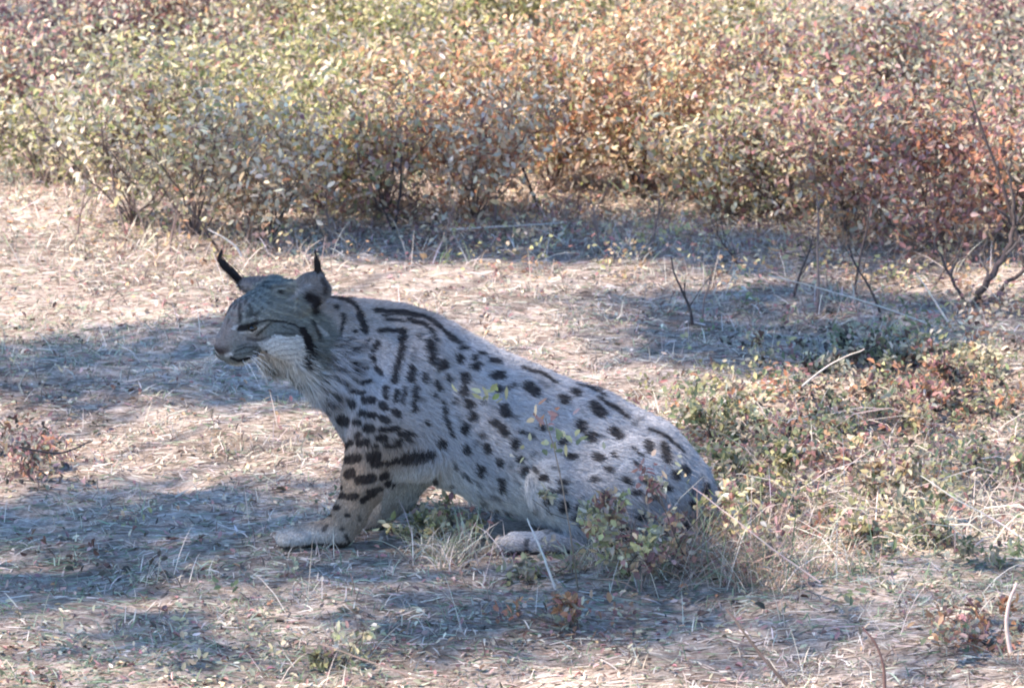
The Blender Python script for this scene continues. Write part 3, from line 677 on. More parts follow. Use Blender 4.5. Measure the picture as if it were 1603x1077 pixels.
# ------------------------------------------------------------------ the shrubs behind the lynx (base pixel, height m, radius m, leaf colours)
SH = [
 # front row
 (70, 290, .20, .22, dict(khaki=5, pale=4, olive=1), 1500, 'pale khaki low shrub standing leftmost, at the left edge of the picture'),
 (190, 355, .24, .17, dict(khaki=5, olive=1, pale=4), 700, 'khaki shrub with two thin bare stems at its foot, left of the lynx'),
 (300, 366, .24, .17, dict(khaki=4, tan=4, pale=3), 800, 'straw coloured shrub directly above the far ear tuft'),
 (405, 374, .27, .20, dict(tan=6, pale=2, rust=1), 1700, 'orange-tan dry shrub directly above the head of the lynx'),
 (500, 335, .27, .19, dict(olive=5, khaki=4, tan=1), 1900, 'yellow-green shrub right of the orange-tan one above the lynx head'),
 (617, 330, .26, .17, dict(khaki=3, tan=3, mauve=2), 1300, 'sparse shrub with a dark forked stem above the neck of the lynx'),
 (735, 350, .28, .20, dict(tan=4, rust=4, pale=2), 2300, 'rust and cream shrub above the shoulders of the lynx'),
 (850, 345, .27, .20, dict(tan=4, rust=2, olive=2), 2300, 'brown-orange shrub with a greenish side, above the middle of the back'),
 (975, 345, .30, .22, dict(tan=5, rust=3, khaki=2), 2800, 'dense orange-brown shrub above the haunch of the lynx'),
 (1110, 362, .28, .20, dict(tan=4, khaki=3, grey=1), 2500, 'tan shrub with cream leaves low down, above the rump of the lynx'),
 (1235, 372, .27, .18, dict(grey=4, khaki=3, mauve=1), 2000, 'grey-green shrub behind the thin upright twig right of the lynx'),
 (1350, 385, .28, .19, dict(mauve=3, grey=4, tan=2), 2100, 'grey and reddish shrub behind the dark shaded ground'),
 (1470, 395, .30, .20, dict(rust=4, mauve=3, grey=2), 2300, 'reddish brown shrub left of the branching bare bush'),
 (1590, 380, .30, .20, dict(grey=5, mauve=2, khaki=1), 2100, 'grey-green shrub at the right edge, behind the branching bare bush'),
 # middle row
 (20, 235, .22, .24, dict(grey=3, mauve=3, tan=2), 1700, 'brownish shaded shrub at the left edge above the pale khaki one'),
 (150, 232, .24, .22, dict(grey=4, khaki=2, mauve=1), 1700, 'dark grey-green shrub in the upper left'),
 (275, 240, .26, .22, dict(grey=4, khaki=4), 1800, 'grey-khaki shrub below the brown bush of the upper left'),
 (395, 245, .25, .22, dict(khaki=5, olive=3, pale=1), 2100, 'pale yellow-green shrub high above the head of the lynx'),
 (515, 235, .25, .22, dict(olive=4, khaki=4, pale=1), 2200, 'yellow-green shrub with pale dead twigs'),
 (640, 238, .25, .21, dict(khaki=4, tan=3, rust=1), 2000, 'khaki shrub turning rusty on its right side'),
 (770, 225, .26, .21, dict(rust=5, tan=3, olive=2), 2200, 'rust coloured shrub in the upper middle'),
 (885, 230, .27, .21, dict(olive=5, tan=2, khaki=3), 2200, 'green-yellow shrub left of the bright rust-orange one'),
 (1000, 225, .25, .20, dict(rust=6, tan=3), 2300, 'bright rust-orange shrub in the upper middle'),
 (1115, 235, .26, .21, dict(khaki=4, tan=4), 2100, 'tan and khaki shrub right of the bright rust-orange one'),
 (1235, 240, .27, .20, dict(mauve=3, khaki=4, rust=2), 2100, 'brown and khaki shrub with a reddish top'),
 (1350, 245, .27, .20, dict(grey=3, rust=3, khaki=3), 2100, 'mixed shrub of grey-green and red leaves in the upper right'),
 (1455, 250, .27, .20, dict(rust=4, tan=2, mauve=3), 2100, 'dark red shrub in the upper right'),
 (1575, 250, .27, .20, dict(grey=5, khaki=2), 1900, 'grey-green shrub on the right edge of the upper right'),
 # back row
 (60, 95, .26, .28, dict(mauve=6, grey=2), 1900, 'mauve-brown bush in the top left corner'),
 (190, 85, .30, .24, dict(mauve=6, rust=2, grey=1), 1900, 'reddish mauve bush next to the top left corner'),
 (320, 100, .28, .24, dict(mauve=3, tan=3, grey=3), 1900, 'brown bush with pink-tan leaves at the top'),
 (440, 95, .28, .25, dict(olive=4, khaki=3, tan=2), 2000, 'yellow-green bush at the top, right of the brown ones'),
 (570, 90, .30, .25, dict(olive=5, khaki=4), 2100, 'olive bush at the top, a third of the way across'),
 (700, 95, .30, .25, dict(olive=6, khaki=3), 2100, 'greenest bush at the top edge'),
 (830, 85, .28, .25, dict(olive=6, khaki=4), 2100, 'olive-yellow bush at the top middle'),
 (960, 90, .26, .25, dict(olive=5, khaki=4, pale=1), 2000, 'olive-khaki bush above the bright rust-orange shrub'),
 (1090, 100, .24, .25, dict(khaki=6, olive=2, pale=2), 1900, 'pale khaki bush at the top, right of the middle'),
 (1220, 105, .24, .24, dict(khaki=4, grey=3, rust=1), 1800, 'greyish khaki bush at the top with some red leaves'),
 (1340, 110, .22, .22, dict(khaki=3, grey=4, mauve=1), 1700, 'grey bush at the top with cream ground behind it'),
 (1460, 115, .23, .22, dict(grey=5, dark=2), 1300, 'dark-leaved sparse bush in the top right'),
 (90, -30, .24, .3, dict(mauve=4, grey=3, khaki=1), 1500, 'farthest brown bush cut by the top edge at the left'),
 (300, -35, .24, .3, dict(tan=3, mauve=3, khaki=2), 1500, 'farthest tan bush cut by the top edge'),
 (520, -30, .24, .3, dict(olive=4, khaki=3), 1500, 'farthest olive bush cut by the top edge'),
 (760, -40, .24, .3, dict(olive=4, khaki=4), 1500, 'farthest olive-khaki bush cut by the top edge at the middle'),
 (1570, 118, .25, .22, dict(grey=4, dark=3, mauve=1), 1400, 'dark-leaved bush in the top right corner'),
 ]
for i, (px, py, H_, R_, mix, nl, lab) in enumerate(SH):
    if px > 1000 and py < 112: H_ *= .6
    k = i % 5; px += rng.uniform(-22, 22); py += rng.uniform(-48, -4) if 5 < i < 14 else (rng.uniform(-10, 8) if i < 6 else rng.uniform(-40, 40))
    mix = {**mix, 'pale': mix.get('pale', 0)+2.0, 'mauve': mix.get('mauve', 0)+(2.0 if px > 1150 else .2)}
    shrub(px, py, H_*rng.uniform(.95, 1.35), R_*rng.uniform(1.05, 1.5), mix, int(nl*(.95 if i < 5 else 1.3)), lab, leaf=(.0185, .0088), low=rng.uniform(-.05, .2) if i < 14 else -.25, nst=12, sub=8, spread=.055, r0=.0024, stem=(.14, .10, .085))
# a few more beyond the frame, so that a step to the side still meets scrub
side_spots = [(-1.9, 3.2), (-2.3, 4.6), (1.8, 3.0), (2.3, 4.4), (-2.0, 6.0), (2.4, 6.0)]

# far undergrowth: nobody could count it
nl = 26000; fx = rng.uniform(-4, 4, nl); fy = rng.uniform(6.6, 11, nl); fz = rng.uniform(0, 1, nl)**1.3*(.22+.12*np.sin(fx*2.3+fy)+.1*np.sin(fx*5.1-fy*3))
Q = np.stack([fx, fy, np.maximum(fz, .01)], 1); cl = palcol(dict(khaki=5, olive=3, pale=3), nl)
V, F, C = leafset(Q, unit(randn3(nl)+np.array([0, -.2, .5])), randn3(nl), rng.uniform(.02, .04, nl), rng.uniform(.010, .018, nl), rng.uniform(0, .4, nl), jit(cl, nl))
tag(mesh('undergrowth', V, F, M_leaf, col=C), 'low olive and straw coloured undergrowth beyond the shrubs', 'undergrowth', kind='stuff')

# ------------------------------------------------------------------ ground cover
def field(n, x0, x1, y0, y1):
    P = np.stack([rng.uniform(x0, x1, n), rng.uniform(y0, y1, n), np.zeros(n)], 1); return P
def under_lynx(P): return (P[:, 0] > -.20) & (P[:, 0] < .30) & (np.abs(P[:, 1]) < .085)
def zset(P): P[:, 2] = height(P[:, 0], P[:, 1]); return P
def gblob(P, spots):
    """weight field from spots given as photo pixels on the ground (cx, cy, rx, ry, w)"""
    q = proj(P); o = np.zeros(len(P))
    for cx, cy, rx, ry, w in spots: o += w*np.exp(-(((q[:, 0]-cx)/rx)**2+((q[:, 1]-cy)/ry)**2))
    return o
def carpet(n, mixf, lr, wr, tilt, name, label, cat, x=(-1.7, 1.7), y=(-1.9, 3.6), bias=None, dens=None, bend=(0, .5), flat=True, gap=True, clump=0, csp=.02):
    if clump:
        c = field(n//clump, *x, *y); P = np.repeat(c, clump, 0); P = P+rng.normal(size=P.shape)*csp
    else: P = field(n, *x, *y)
    keep = np.ones(len(P), bool)
    if dens is not None:
        d = np.clip(dens(P), 0, 1)
        if clump: d = np.repeat(np.clip(dens(c), 0, 1), clump)
        keep &= (np.repeat(rng.random(len(c)), clump) if clump else rng.random(len(P))) < d
    if gap: keep &= ~under_lynx(P)
    P = zset(P[keep]); m = len(P)
    az = rng.uniform(0, 6.283, m)
    if bias is not None: az = np.where(rng.random(m) < bias, rng.normal(0, .45, m)+math.pi*(rng.random(m) < .5), az)
    col = mixf(P)
    V, F, C = blades(P, az, rng.uniform(*tilt, m), rng.uniform(*lr, m)*rng.uniform(.6, 1.2, m), rng.uniform(*wr, m), rng.uniform(*bend, m), rng.uniform(-.5, .5, m) if flat else rng.uniform(-1.2, 1.2, m), jit(col, m, .25))
    return tag(mesh(name, V, F, M_blade, col=C), label, cat, kind='stuff')
STRAW = np.array([(.62, .525, .43), (.50, .41, .335), (.70, .61, .51), (.37, .30, .25), (.20, .16, .135)])
GRN = np.array([(.20, .25, .15), (.30, .34, .22), (.42, .44, .33)])
BRN = np.array([(.25, .17, .13), (.19, .13, .11), (.32, .21, .16)])
green_at = [(250, 1050, 420, 60, .6), (150, 900, 260, 90, .35), (1500, 860, 180, 80, .5), (1180, 650, 90, 60, .5), (1400, 540, 120, 40, .6), (950, 800, 120, 60, .5), (1250, 900, 300, 60, .35), (60, 540, 150, 40, .35), (470, 620, 90, 60, .3), (800, 960, 300, 60, .2)]
brown_at = [(1450, 620, 120, 60, .6), (1230, 700, 120, 60, .35), (60, 710, 80, 50, .5), (900, 970, 120, 40, .5), (750, 375, 300, 22, .4), (1250, 480, 250, 30, .4), (60, 640, 60, 40, .3), (1530, 990, 90, 40, .5)]
bare_at = [(640, 452, 130, 26, .9), (1010, 600, 90, 18, .7), (60, 330, 130, 40, .8), (20, 420, 60, 20, .4), (700, 345, 120, 12, .5), (250, 745, 140, 14, .4), (1230, 635, 90, 12, .5)]
def gcol(P):
    m = len(P); g = gblob(P, green_at); b = gblob(P, brown_at); r = rng.random(m)
    c = STRAW[rng.integers(5, size=m)]; gg = GRN[rng.integers(3, size=m)]; bb = BRN[rng.integers(3, size=m)]
    c = np.where((r < .12+g)[:, None], gg, c); return np.where((r > 1-.08-b)[:, None], bb, c)
dens_s = lambda P: .95-gblob(P, bare_at)+.3*vnoise(P, 5, 51)
carpet(150000, gcol, (.010, .042), (.0016, .0040), (0, .25), 'dry_straw', 'flattened pale straw lying over the sandy ground', 'straw', bias=.65, dens=dens_s)
carpet(110000, gcol, (.010, .034), (.0012, .0028), (.35, 1.45), 'dry_grass', 'short dry grass blades standing in small tufts', 'dry grass', bend=(.2, 1.6), flat=False, clump=9, csp=.012,
       dens=lambda P: .55-gblob(P, bare_at)+.5*vnoise(P, 7, 52))
carpet(9000, lambda P: STRAW[rng.integers(4, size=len(P))], (.04, .10), (.0010, .0018), (.5, 1.4), 'tall_dry_grass', 'taller thin straw stalks scattered over the ground', 'dry grass', bend=(.1, .9), flat=False, clump=5, csp=.02,
       dens=lambda P: .25+gblob(P, [(1400, 800, 250, 90, .6), (620, 1000, 200, 80, .3), (1100, 400, 300, 40, .5), (330, 420, 160, 50, .4), (250, 680, 300, 40, .3)])-gblob(P, bare_at))
carpet(70000, gcol, (.02, .06), (.0016, .0036), (0, 1.0), 'grass_under_shrubs', 'straw and grass around and under the shrubs', 'grass', x=(-2.4, 2.4), y=(2.4, 8.5), gap=False)
carpet(20000, lambda P: np.concatenate([STRAW, BRN*1.3, GRN, BRN])[rng.integers(14, size=len(P))], (.06, .17), (.0014, .0028), (.6, 1.5), 'scrub_grass', 'tall straw coloured grass growing up through the shrubs', 'grass', x=(-2.2, 2.2), y=(2.9, 7.0), bend=(.4, 1.8), flat=False, gap=False, clump=9, csp=.05)
carpet(7000, gcol, (.04, .09), (.0014, .0026), (.6, 1.5), 'fringe_grass', 'wispy dry grass in front of the shrubs', 'grass', y=(1.6, 2.9), bend=(.3, 1.4), flat=False, clump=8, csp=.03,
       dens=lambda P: gblob(P, [(330, 400, 190, 45, .9), (1200, 420, 300, 40, .4), (1450, 420, 200, 60, .6)]))
carpet(9000, lambda P: STRAW[rng.integers(3, size=len(P))], (.07, .16), (.0013, .0024), (.3, 1.1), 'bent_yellow_grass', 'long bent yellow grass in the lower right of the clearing', 'grass', x=(.2, 1.2), y=(-.9, .8), bend=(.8, 2.2), flat=False, clump=7, csp=.03,
       dens=lambda P: gblob(P, [(1420, 810, 190, 60, .9), (1250, 700, 100, 50, .4), (1520, 700, 120, 50, .4)]))
carpet(2600, lambda P: np.concatenate([STRAW[:3], GRN[1:]])[rng.integers(5, size=len(P))], (.04, .085), (.0013, .0024), (.8, 1.5), 'belly_grass', 'pale grass standing in front of the belly of the lynx', 'grass', x=(-.16, .32), y=(-.26, -.10), bend=(.3, 1.6), flat=False, clump=7, csp=.012, gap=False,
       dens=lambda P: gblob(P, [(690, 862, 70, 22, .9), (1000, 900, 110, 25, .6)]))
carpet(2400, lambda P: np.concatenate([STRAW[1:4], BRN*1.5, GRN[:2]])[rng.integers(8, size=len(P))], (.06, .16), (.0012, .0022), (.7, 1.5), 'rump_grass', 'wispy brown and khaki stems standing in front of the rump', 'grass', x=(.17, .60), y=(-.34, -.12), bend=(.2, 1.5), flat=False, clump=6, csp=.03, gap=False,
       dens=lambda P: gblob(P, [(1110, 890, 140, 40, .7)]))
# leaf litter
def litter(n, name, label, spots, pal, size, x=(-1.7, 1.7), y=(-1.9, 3.8), base_d=.2, up=.0):
    P = field(n, *x, *y); keep = (rng.random(n) < np.clip(base_d+gblob(P, spots), 0, 1)) & ~under_lynx(P); P = zset(P[keep]); m = len(P); P[:, 2] += rng.uniform(.001, .006+up, m)
    Nn = unit(np.array([0, 0, 1.0])+rng.normal(size=(m, 3))*.45); A = randn3(m)
    V, F, C = leafset(P, Nn, A, rng.uniform(.6, 1.4, m)*size, rng.uniform(.4, .8, m)*size*.8, rng.uniform(-.1, .6, m), jit(palcol(pal, m), m, .2))
    tag(mesh(name, V, F, M_litter, col=C), label, 'leaf litter', kind='stuff')
litter(90000, 'leaf_litter', 'small grey and brown fallen leaves scattered in the straw', brown_at+green_at[:1], dict(grey=4, mauve=4, pale=1, tan=1, dark=1), .012)
litter(24000, 'dark_leaf_litter', 'dark brown fallen leaves gathered in patches', [(1450, 620, 110, 60, .8), (1230, 680, 110, 70, .4), (60, 700, 80, 40, .5), (900, 975, 120, 30, .5), (1530, 990, 100, 30, .5), (80, 870, 150, 40, .25), (300, 480, 200, 30, .25), (1100, 880, 90, 40, .35), (1050, 640, 90, 20, .3)],
       dict(dark=5, rust=2, mauve=2), .017, base_d=.03)
litter(22000, 'shrub_litter', 'dry leaves fallen between and under the shrubs', [], dict(pale=2, tan=4, mauve=2, grey=2), .016, x=(-2.4, 2.4), y=(2.6, 8.5), base_d=1)
# loose ground-hugging sprigs on the right
def sprigs(n, spots, pal, name, label, hh=.05, size=.012):
    P = field(n, -1.7, 1.7, -1.9, 3.4); keep = rng.random(n) < np.clip(gblob(P, spots), 0, 1); P = zset(P[keep & ~under_lynx(P)]); m = len(P); k = 7
    Q = np.repeat(P, k, 0)+rng.normal(size=(m*k, 3))*np.array([.014, .014, 0]); Q[:, 2] += rng.uniform(.004, 1, m*k)*np.repeat(rng.uniform(.3, 1, m)*hh, k)
    base = np.repeat(palcol(pal, m), k, 0)
    V, F, C = leafset(Q, unit(randn3(m*k)+np.array([0, -.1, .8])), randn3(m*k), rng.uniform(.6, 1.4, m*k)*size, rng.uniform(.35, .7, m*k)*size, rng.uniform(0, .5, m*k), jit(base, m*k, .2))
    return tag(mesh(name, V, F, M_leaf, col=C), label, 'ground cover', kind='stuff')
sprigs(10500, [(1160, 650, 110, 60, 1), (1330, 700, 260, 130, .7), (1230, 740, 110, 50, .7), (700, 850, 60, 14, .5), (1400, 545, 110, 40, .8), (1480, 650, 150, 60, .4), (1480, 830, 160, 70, .5), (960, 850, 150, 40, .5), (640, 810, 70, 18, .5), (200, 1050, 350, 50, .12), (1560, 700, 120, 60, .5), (300, 900, 200, 60, .05)],
       dict(green=4, khaki=3, grey=5, mauve=2), 'green_sprigs', 'grey-green leafy sprigs hugging the ground', .06, .014)
sprigs(9000, [(1190, 680, 70, 60, .6), (1450, 610, 110, 60, .7), (1330, 730, 200, 80, .45), (60, 715, 70, 40, .5), (1080, 860, 90, 30, .6), (1550, 480, 80, 40, .7), (900, 965, 110, 25, .4)],
       dict(rust=3, mauve=4, tan=2), 'reddish_sprigs', 'reddish brown leafy sprigs hugging the ground', .055, .014)
sprigs(9500, [(780, 385, 420, 45, .5), (1250, 400, 330, 45, .6), (330, 395, 160, 30, .5), (1500, 450, 120, 60, .5)], dict(tan=4, mauve=3, khaki=3, pale=1), 'scrub_seedlings', 'small tan and brown seedlings straggling out from the shrubs', .09, .013)
sprigs(9000, [(1170, 690, 110, 60, .5), (1330, 650, 160, 70, .45), (1450, 640, 130, 80, .5), (1120, 740, 50, 60, .5), (1300, 570, 120, 30, .6), (120, 870, 130, 40, .25), (60, 700, 60, 40, .3)],
       dict(dark=1), 'dark_sprigs', 'scattered dark brown leaves on low sprigs', .05, .013)

# ------------------------------------------------------------------ low plants in front of and around the lynx
LOWP = [
 (990, 905, .20, .17, dict(khaki=7, olive=1, pale=6, tan=3), 520, 'yellow-green low plant covering the haunch of the lynx', 6),
 (1080, 905, .20, .19, dict(mauve=5, pale=3, tan=4), 620, 'purplish low plant in front of the rump of the lynx', 6),
 (1135, 850, .17, .14, dict(mauve=2, khaki=5, pale=2), 360, 'grey sprouting plant just right of the rump', 6),
 (1180, 745, .12, .10, dict(green=3, khaki=5), 380, 'green leafy plant on the ground right of the rump', 7),
 (1215, 800, .12, .10, dict(green=2, khaki=4, mauve=2), 320, 'khaki plant with dark leaves below the green one right of the rump', 7),
 (1290, 730, .11, .09, dict(mauve=3, rust=3, dark=1), 260, 'reddish brown low plant in the middle of the right ground', 6),
 (1395, 565, .10, .12, dict(green=4, khaki=4), 520, 'bright green sprout at the edge of the dark shade on the right', 8),
 (1470, 640, .13, .11, dict(rust=3, mauve=3, dark=2, grey=2), 480, 'dark reddish plant below the branching bare bush', 8),
 (1560, 600, .12, .11, dict(khaki=4, grey=3, tan=2), 360, 'dry khaki plant near the right edge of the clearing', 8),
 (1500, 860, .12, .12, dict(green=2, grey=3, pale=2), 380, 'greyish green tuft in the lower right', 8),
 (1560, 1010, .12, .10, dict(rust=4, mauve=2, green=1), 300, 'rusty leafed plant in the bottom right corner', 7),
 (645, 842, .045, .09, dict(khaki=5, olive=3), 260, 'small yellowish sprout between the front legs of the lynx', 6),
 (715, 852, .065, .09, dict(khaki=4, mauve=2, pale=5), 250, 'small dry sprout under the belly of the lynx', 6),
 (40, 745, .07, .06, dict(rust=2, mauve=5, dark=2), 150, 'dark reddish little plant at the left edge', 5),
 (905, 990, .06, .10, dict(rust=5, mauve=2, tan=1), 170, 'orange-brown flat plant at the bottom below the haunch', 6),
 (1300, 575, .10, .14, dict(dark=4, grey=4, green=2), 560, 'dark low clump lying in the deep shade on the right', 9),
 (1120, 690, .10, .10, dict(green=3, khaki=5, rust=1), 380, 'pale green plant against the back edge of the rump', 7),
 (1340, 680, .10, .13, dict(khaki=5, green=2, tan=3), 460, 'khaki tangle in the middle of the right side', 8),
 (1420, 760, .10, .13, dict(tan=4, khaki=4, mauve=2), 460, 'tan tangle of twigs and leaves low on the right side', 8),
 (1330, 850, .09, .13, dict(khaki=4, mauve=3, grey=2), 420, 'brownish tangle right of the thin brown stalk', 8),
 (1580, 760, .11, .12, dict(mauve=3, green=3, khaki=3), 400, 'mixed low plant at the right edge below the middle', 8),
 (850, 905, .03, .09, dict(khaki=4, pale=3, grey=2), 130, 'short pale sprout in front of the hind paw', 6),
 (540, 1040, .07, .09, dict(khaki=3, pale=4, grey=2), 150, 'pale dry tuft at the bottom, left of the middle', 7),
 ]
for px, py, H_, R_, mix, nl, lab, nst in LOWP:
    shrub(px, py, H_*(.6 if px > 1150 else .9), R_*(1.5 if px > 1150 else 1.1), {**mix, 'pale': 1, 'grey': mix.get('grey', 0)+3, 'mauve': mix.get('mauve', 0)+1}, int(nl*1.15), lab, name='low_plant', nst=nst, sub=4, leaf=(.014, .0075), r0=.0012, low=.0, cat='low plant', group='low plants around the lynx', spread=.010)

def stalk(name, pts, r0, r1, col, label, cat='stalk', group=None, twigs=0, leaves=None, tl=.06, obj=None):
    b = np.array(pts[0]); P = np.array(pts, float); k = len(P); t = np.linspace(0, k-1, k*4-3); i0 = np.minimum(t.astype(int), k-2); w_ = (t-i0)[:, None]
    P2 = P[i0]*(1-w_)+P[i0+1]*w_
    for _ in range(2): P2[1:-1] = (P2[:-2]+2*P2[1:-1]+P2[2:])/4
    P2 = P2+np.cumsum(rng.normal(size=P2.shape)*.0007, 0)*(np.linspace(0, 1, len(P2))[:, None])
    br = [tube(P2, r0, r1, 6)]; root = empty(name, b); tag(root, label, cat, group)
    V, F, _ = join(br); mesh('stem', V, F, M_twig, root, col=jit(col, len(V), .08), origin=b)
    tw = []
    for i in range(twigs):
        q = rng.uniform(.3, .95)*(len(P2)-1); j = int(q); s0 = P2[j]; d = unit3(unit3(P2[-1]-P2[0])*.7+rng.normal(size=3)*.55+np.array([0, 0, .25])); L_ = tl*rng.uniform(.5, 1.3)
        tt = np.linspace(0, 1, 5)[:, None]; tw.append(tube(s0+d*L_*tt+np.cumsum(rng.normal(size=(5, 3))*.003, 0)*tt, r1*.9, r1*.4, 4))
    if tw:
        for V, F in tw: mesh('twig', V, F, M_twig, root, col=jit(col, len(V), .08), origin=b)
    if leaves is not None:
        Q, cols, sz = leaves; m = len(Q); V, F, C = leafset(Q, unit(randn3(m)+np.array([0, -.8, .5])), randn3(m), rng.uniform(.8, 1.3, m)*sz, rng.uniform(.7, 1.1, m)*sz*.5, rng.uniform(0, .4, m), jit(cols, m, .15))
        mesh('leaves', V, F, M_leaf, root, col=C, origin=b)
    return root
def chain(base, pix, Y): return [gpix(*base)]+[at(x, y, Y) for x, y in pix]
DK = (.07, .05, .045); PL = (.58, .50, .42); MD = (.2, .14, .12)
# bare saplings behind the lynx
def yb(px, py): return gpix(px, py)[1]
stalk('bare_sapling', chain((198, 376), [(190, 340), (178, 300), (172, 262)], yb(198, 376)), .0028, .0012, MD, 'thin bare sapling stem in front of the khaki shrub on the left', 'sapling', 'bare saplings', 3)
stalk('bare_sapling', chain((232, 380), [(222, 345), (210, 318), (208, 290)], yb(232, 380)), .0022, .001, MD, 'shorter bare stem just right of the thin one on the left', 'sapling', 'bare saplings', 3)
stalk('bare_sapling', chain((345, 395), [(330, 375), (312, 345), (298, 325)], yb(345, 400)), .0034, .0016, DK, 'dark leaning bare stem reaching up behind the far ear tuft', 'sapling', 'bare saplings', 1)
stalk('bare_sapling', chain((617, 362), [(622, 330), (628, 290), (630, 240)], yb(617, 362)), .0036, .0014, DK, 'dark upright stem of the fork above the neck of the lynx', 'sapling', 'bare saplings', 5)
stalk('bare_sapling', chain((616, 361), [(606, 340), (598, 322), (596, 300)], yb(617, 361)), .003, .0012, DK, 'short left-leaning stem of the fork above the neck', 'sapling', 'bare saplings', 3)
stalk('bare_sapling', chain((774, 352), [(775, 325), (777, 305), (770, 280)], yb(774, 352)), .004, .0015, MD, 'short dark stem above the shoulders of the lynx', 'sapling', 'bare saplings', 3)
stalk('bare_sapling', chain((1084, 508), [(1080, 480), (1066, 455), (1052, 430), (1046, 405)], yb(1084, 508)), .0036, .0013, DK, 'leaning bare twig in the shade right of the back of the lynx', 'sapling', 'bare saplings', 3)
stalk('bare_sapling', chain((1280, 490), [(1281, 440), (1279, 390), (1282, 345), (1276, 300)], yb(1280, 490)), .0036, .0012, MD, 'thin upright bare twig rising from the dark shade', 'sapling', 'bare saplings', 4)
stalk('bare_sapling', chain((1100, 500), [(1102, 470), (1112, 445), (1118, 420)], yb(1100, 500)), .002, .0008, MD, 'very thin twig right of the leaning one', 'sapling', 'bare saplings', 2)
stalk('bare_sapling', chain((1325, 365), [(1318, 320), (1320, 285), (1340, 240)], yb(1325, 365)), .004, .0015, DK, 'dark stem among the shrubs right of the upright twig', 'sapling', 'bare saplings', 5)
stalk('bare_sapling', chain((845, 330), [(820, 270), (803, 210), (798, 180)], yb(845, 330)), .004, .0015, DK, 'dark leaning stem in the middle of the shrubs', 'sapling', 'bare saplings', 5)
stalk('bare_sapling', chain((408, 380), [(412, 345), (418, 300), (404, 250)], yb(408, 380)), .0035, .0015, (.30, .18, .10), 'reddish stem in the orange-tan shrub above the head', 'sapling', 'bare saplings', 4)
stalk('bare_sapling', chain((385, 380), [(393, 350), (402, 325), (400, 280)], yb(385, 380)), .003, .0012, (.26, .16, .10), 'second reddish stem just left of the first above the head', 'sapling', 'bare saplings', 3)
stalk('bare_sapling', chain((1605, 420), [(1570, 290), (1545, 230), (1510, 120)], yb(1590, 420)), .005, .0018, DK, 'long dark stem leaning left at the right edge', 'sapling', 'bare saplings', 5, tl=.1)
for px, py, dx, h, lab in [(1162, 430, -38, 70, 'bare stem straggling below the tan shrub right of the back'), (1243, 462, 30, 95, 'thin dark stem just left of the upright twig'),
    (1338, 455, 26, 150, 'dark slender stem just right of the upright twig'), (1378, 490, -50, 110, 'dark stem leaning left in front of the reddish shrubs'), (1462, 450, 48, 70, 'dark stem leaning right in front of the reddish shrubs'),
    (940, 400, -10, 70, 'short twig in the shade strip above the haunch'), (690, 395, 12, 60, 'short twig in the shade strip above the shoulders'), (520, 385, -12, 75, 'short twig behind the near ear tuft'),
    (265, 395, 15, 80, 'short dark twig left of the far ear tuft'), (120, 380, 12, 90, 'thin twig in the bright sand at the far left'), (1020, 395, 14, 80, 'brown twig in the shade strip above the rump')]:
    stalk('bare_sapling', chain((px, py), [(px+dx*.3, py-h*.35), (px+dx*.8, py-h*.7), (px+dx, py-h)], yb(px, py)), .0030, .0010, DK if px > 1150 else MD, lab, 'sapling', 'bare saplings', 9, tl=.09)
# the branching bare bush on the right
b0 = gpix(1520, 480); Y0 = b0[1]; root = empty('bare_bush', b0); tag(root, 'branching bare bush of dark thick twigs near the right edge', 'bush')
for pts, r0, r1 in [([(1520, 480), (1545, 440), (1575, 400), (1588, 355)], .008, .005), ([(1588, 355), (1584, 310), (1578, 265), (1590, 230)], .0045, .0018), ([(1588, 355), (1560, 325), (1535, 305)], .0035, .0012),
                    ([(1588, 358), (1610, 330), (1640, 300)], .004, .0015), ([(1525, 482), (1560, 460), (1603, 425), (1640, 400)], .0055, .003), ([(1545, 440), (1540, 400), (1548, 350)], .003, .001),
                    ([(1515, 480), (1490, 440), (1470, 400), (1462, 350)], .004, .0014), ([(1470, 400), (1450, 380), (1430, 372)], .002, .0008), ([(1575, 400), (1600, 370), (1612, 350)], .003, .001), ([(1490, 440), (1500, 390), (1496, 350)], .0025, .0008)]:
    P = [at(x, y, Y0+.02*rng.normal()) for x, y in pts]; t = np.linspace(0, len(P)-1, 12); i0 = np.minimum(t.astype(int), len(P)-2); P = np.array(P); P = P[i0]*(1-(t-i0)[:, None])+P[i0+1]*(t-i0)[:, None]
    P[1:-1] += rng.normal(size=(10, 3))*.003
    V, F = tube(P, r0, r1, 6); mesh('branch', V, F, M_bark, root, col=jit((.10, .075, .065), len(V), .1), origin=b0, smooth=True)
# long pale grass stalks and dark twigs
GS = 'long dry stalks'
def gst(pts, Y, r, col, lab, **k): stalk('dry_stalk', [at(x, y, yy) for (x, y), yy in zip(pts, Y)], r, r*.5, col, lab, 'stalk', GS, **k)
gst([(874, 934), (860, 895), (843, 850), (826, 812)], [-.33, -.32, -.30, -.28], .0026, PL, 'pale straight stalk leaning in front of the hind foot of the lynx')
gst([(1465, 512), (1380, 480), (1290, 452), (1200, 428)], [1.55, 1.55, 1.55, 1.55], .0020, PL, 'long thin pale stalk slanting above the dark shade on the right')
gst([(1484, 504), (1468, 480), (1450, 452), (1432, 428)], [1.5]*4, .0026, PL, 'short pale stalk leaning left over the dark shade')
gst([(1255, 605), (1290, 575), (1320, 558), (1348, 545)], [.95, 1.0, 1.0, 1.0], .0018, PL, 'pale stalk rising to the right out of the dark shade')
gst([(1232, 1072), (1195, 1030), (1160, 980), (1132, 950)], [-1.5, -1.48, -1.45, -1.42], .0028, DK, 'dark straight twig in the lower right foreground')
gst([(1385, 1077), (1384, 1040), (1372, 1005), (1352, 978)], [-1.45]*4, .0026, (.14, .08, .07), 'dark curved twig at the bottom right')
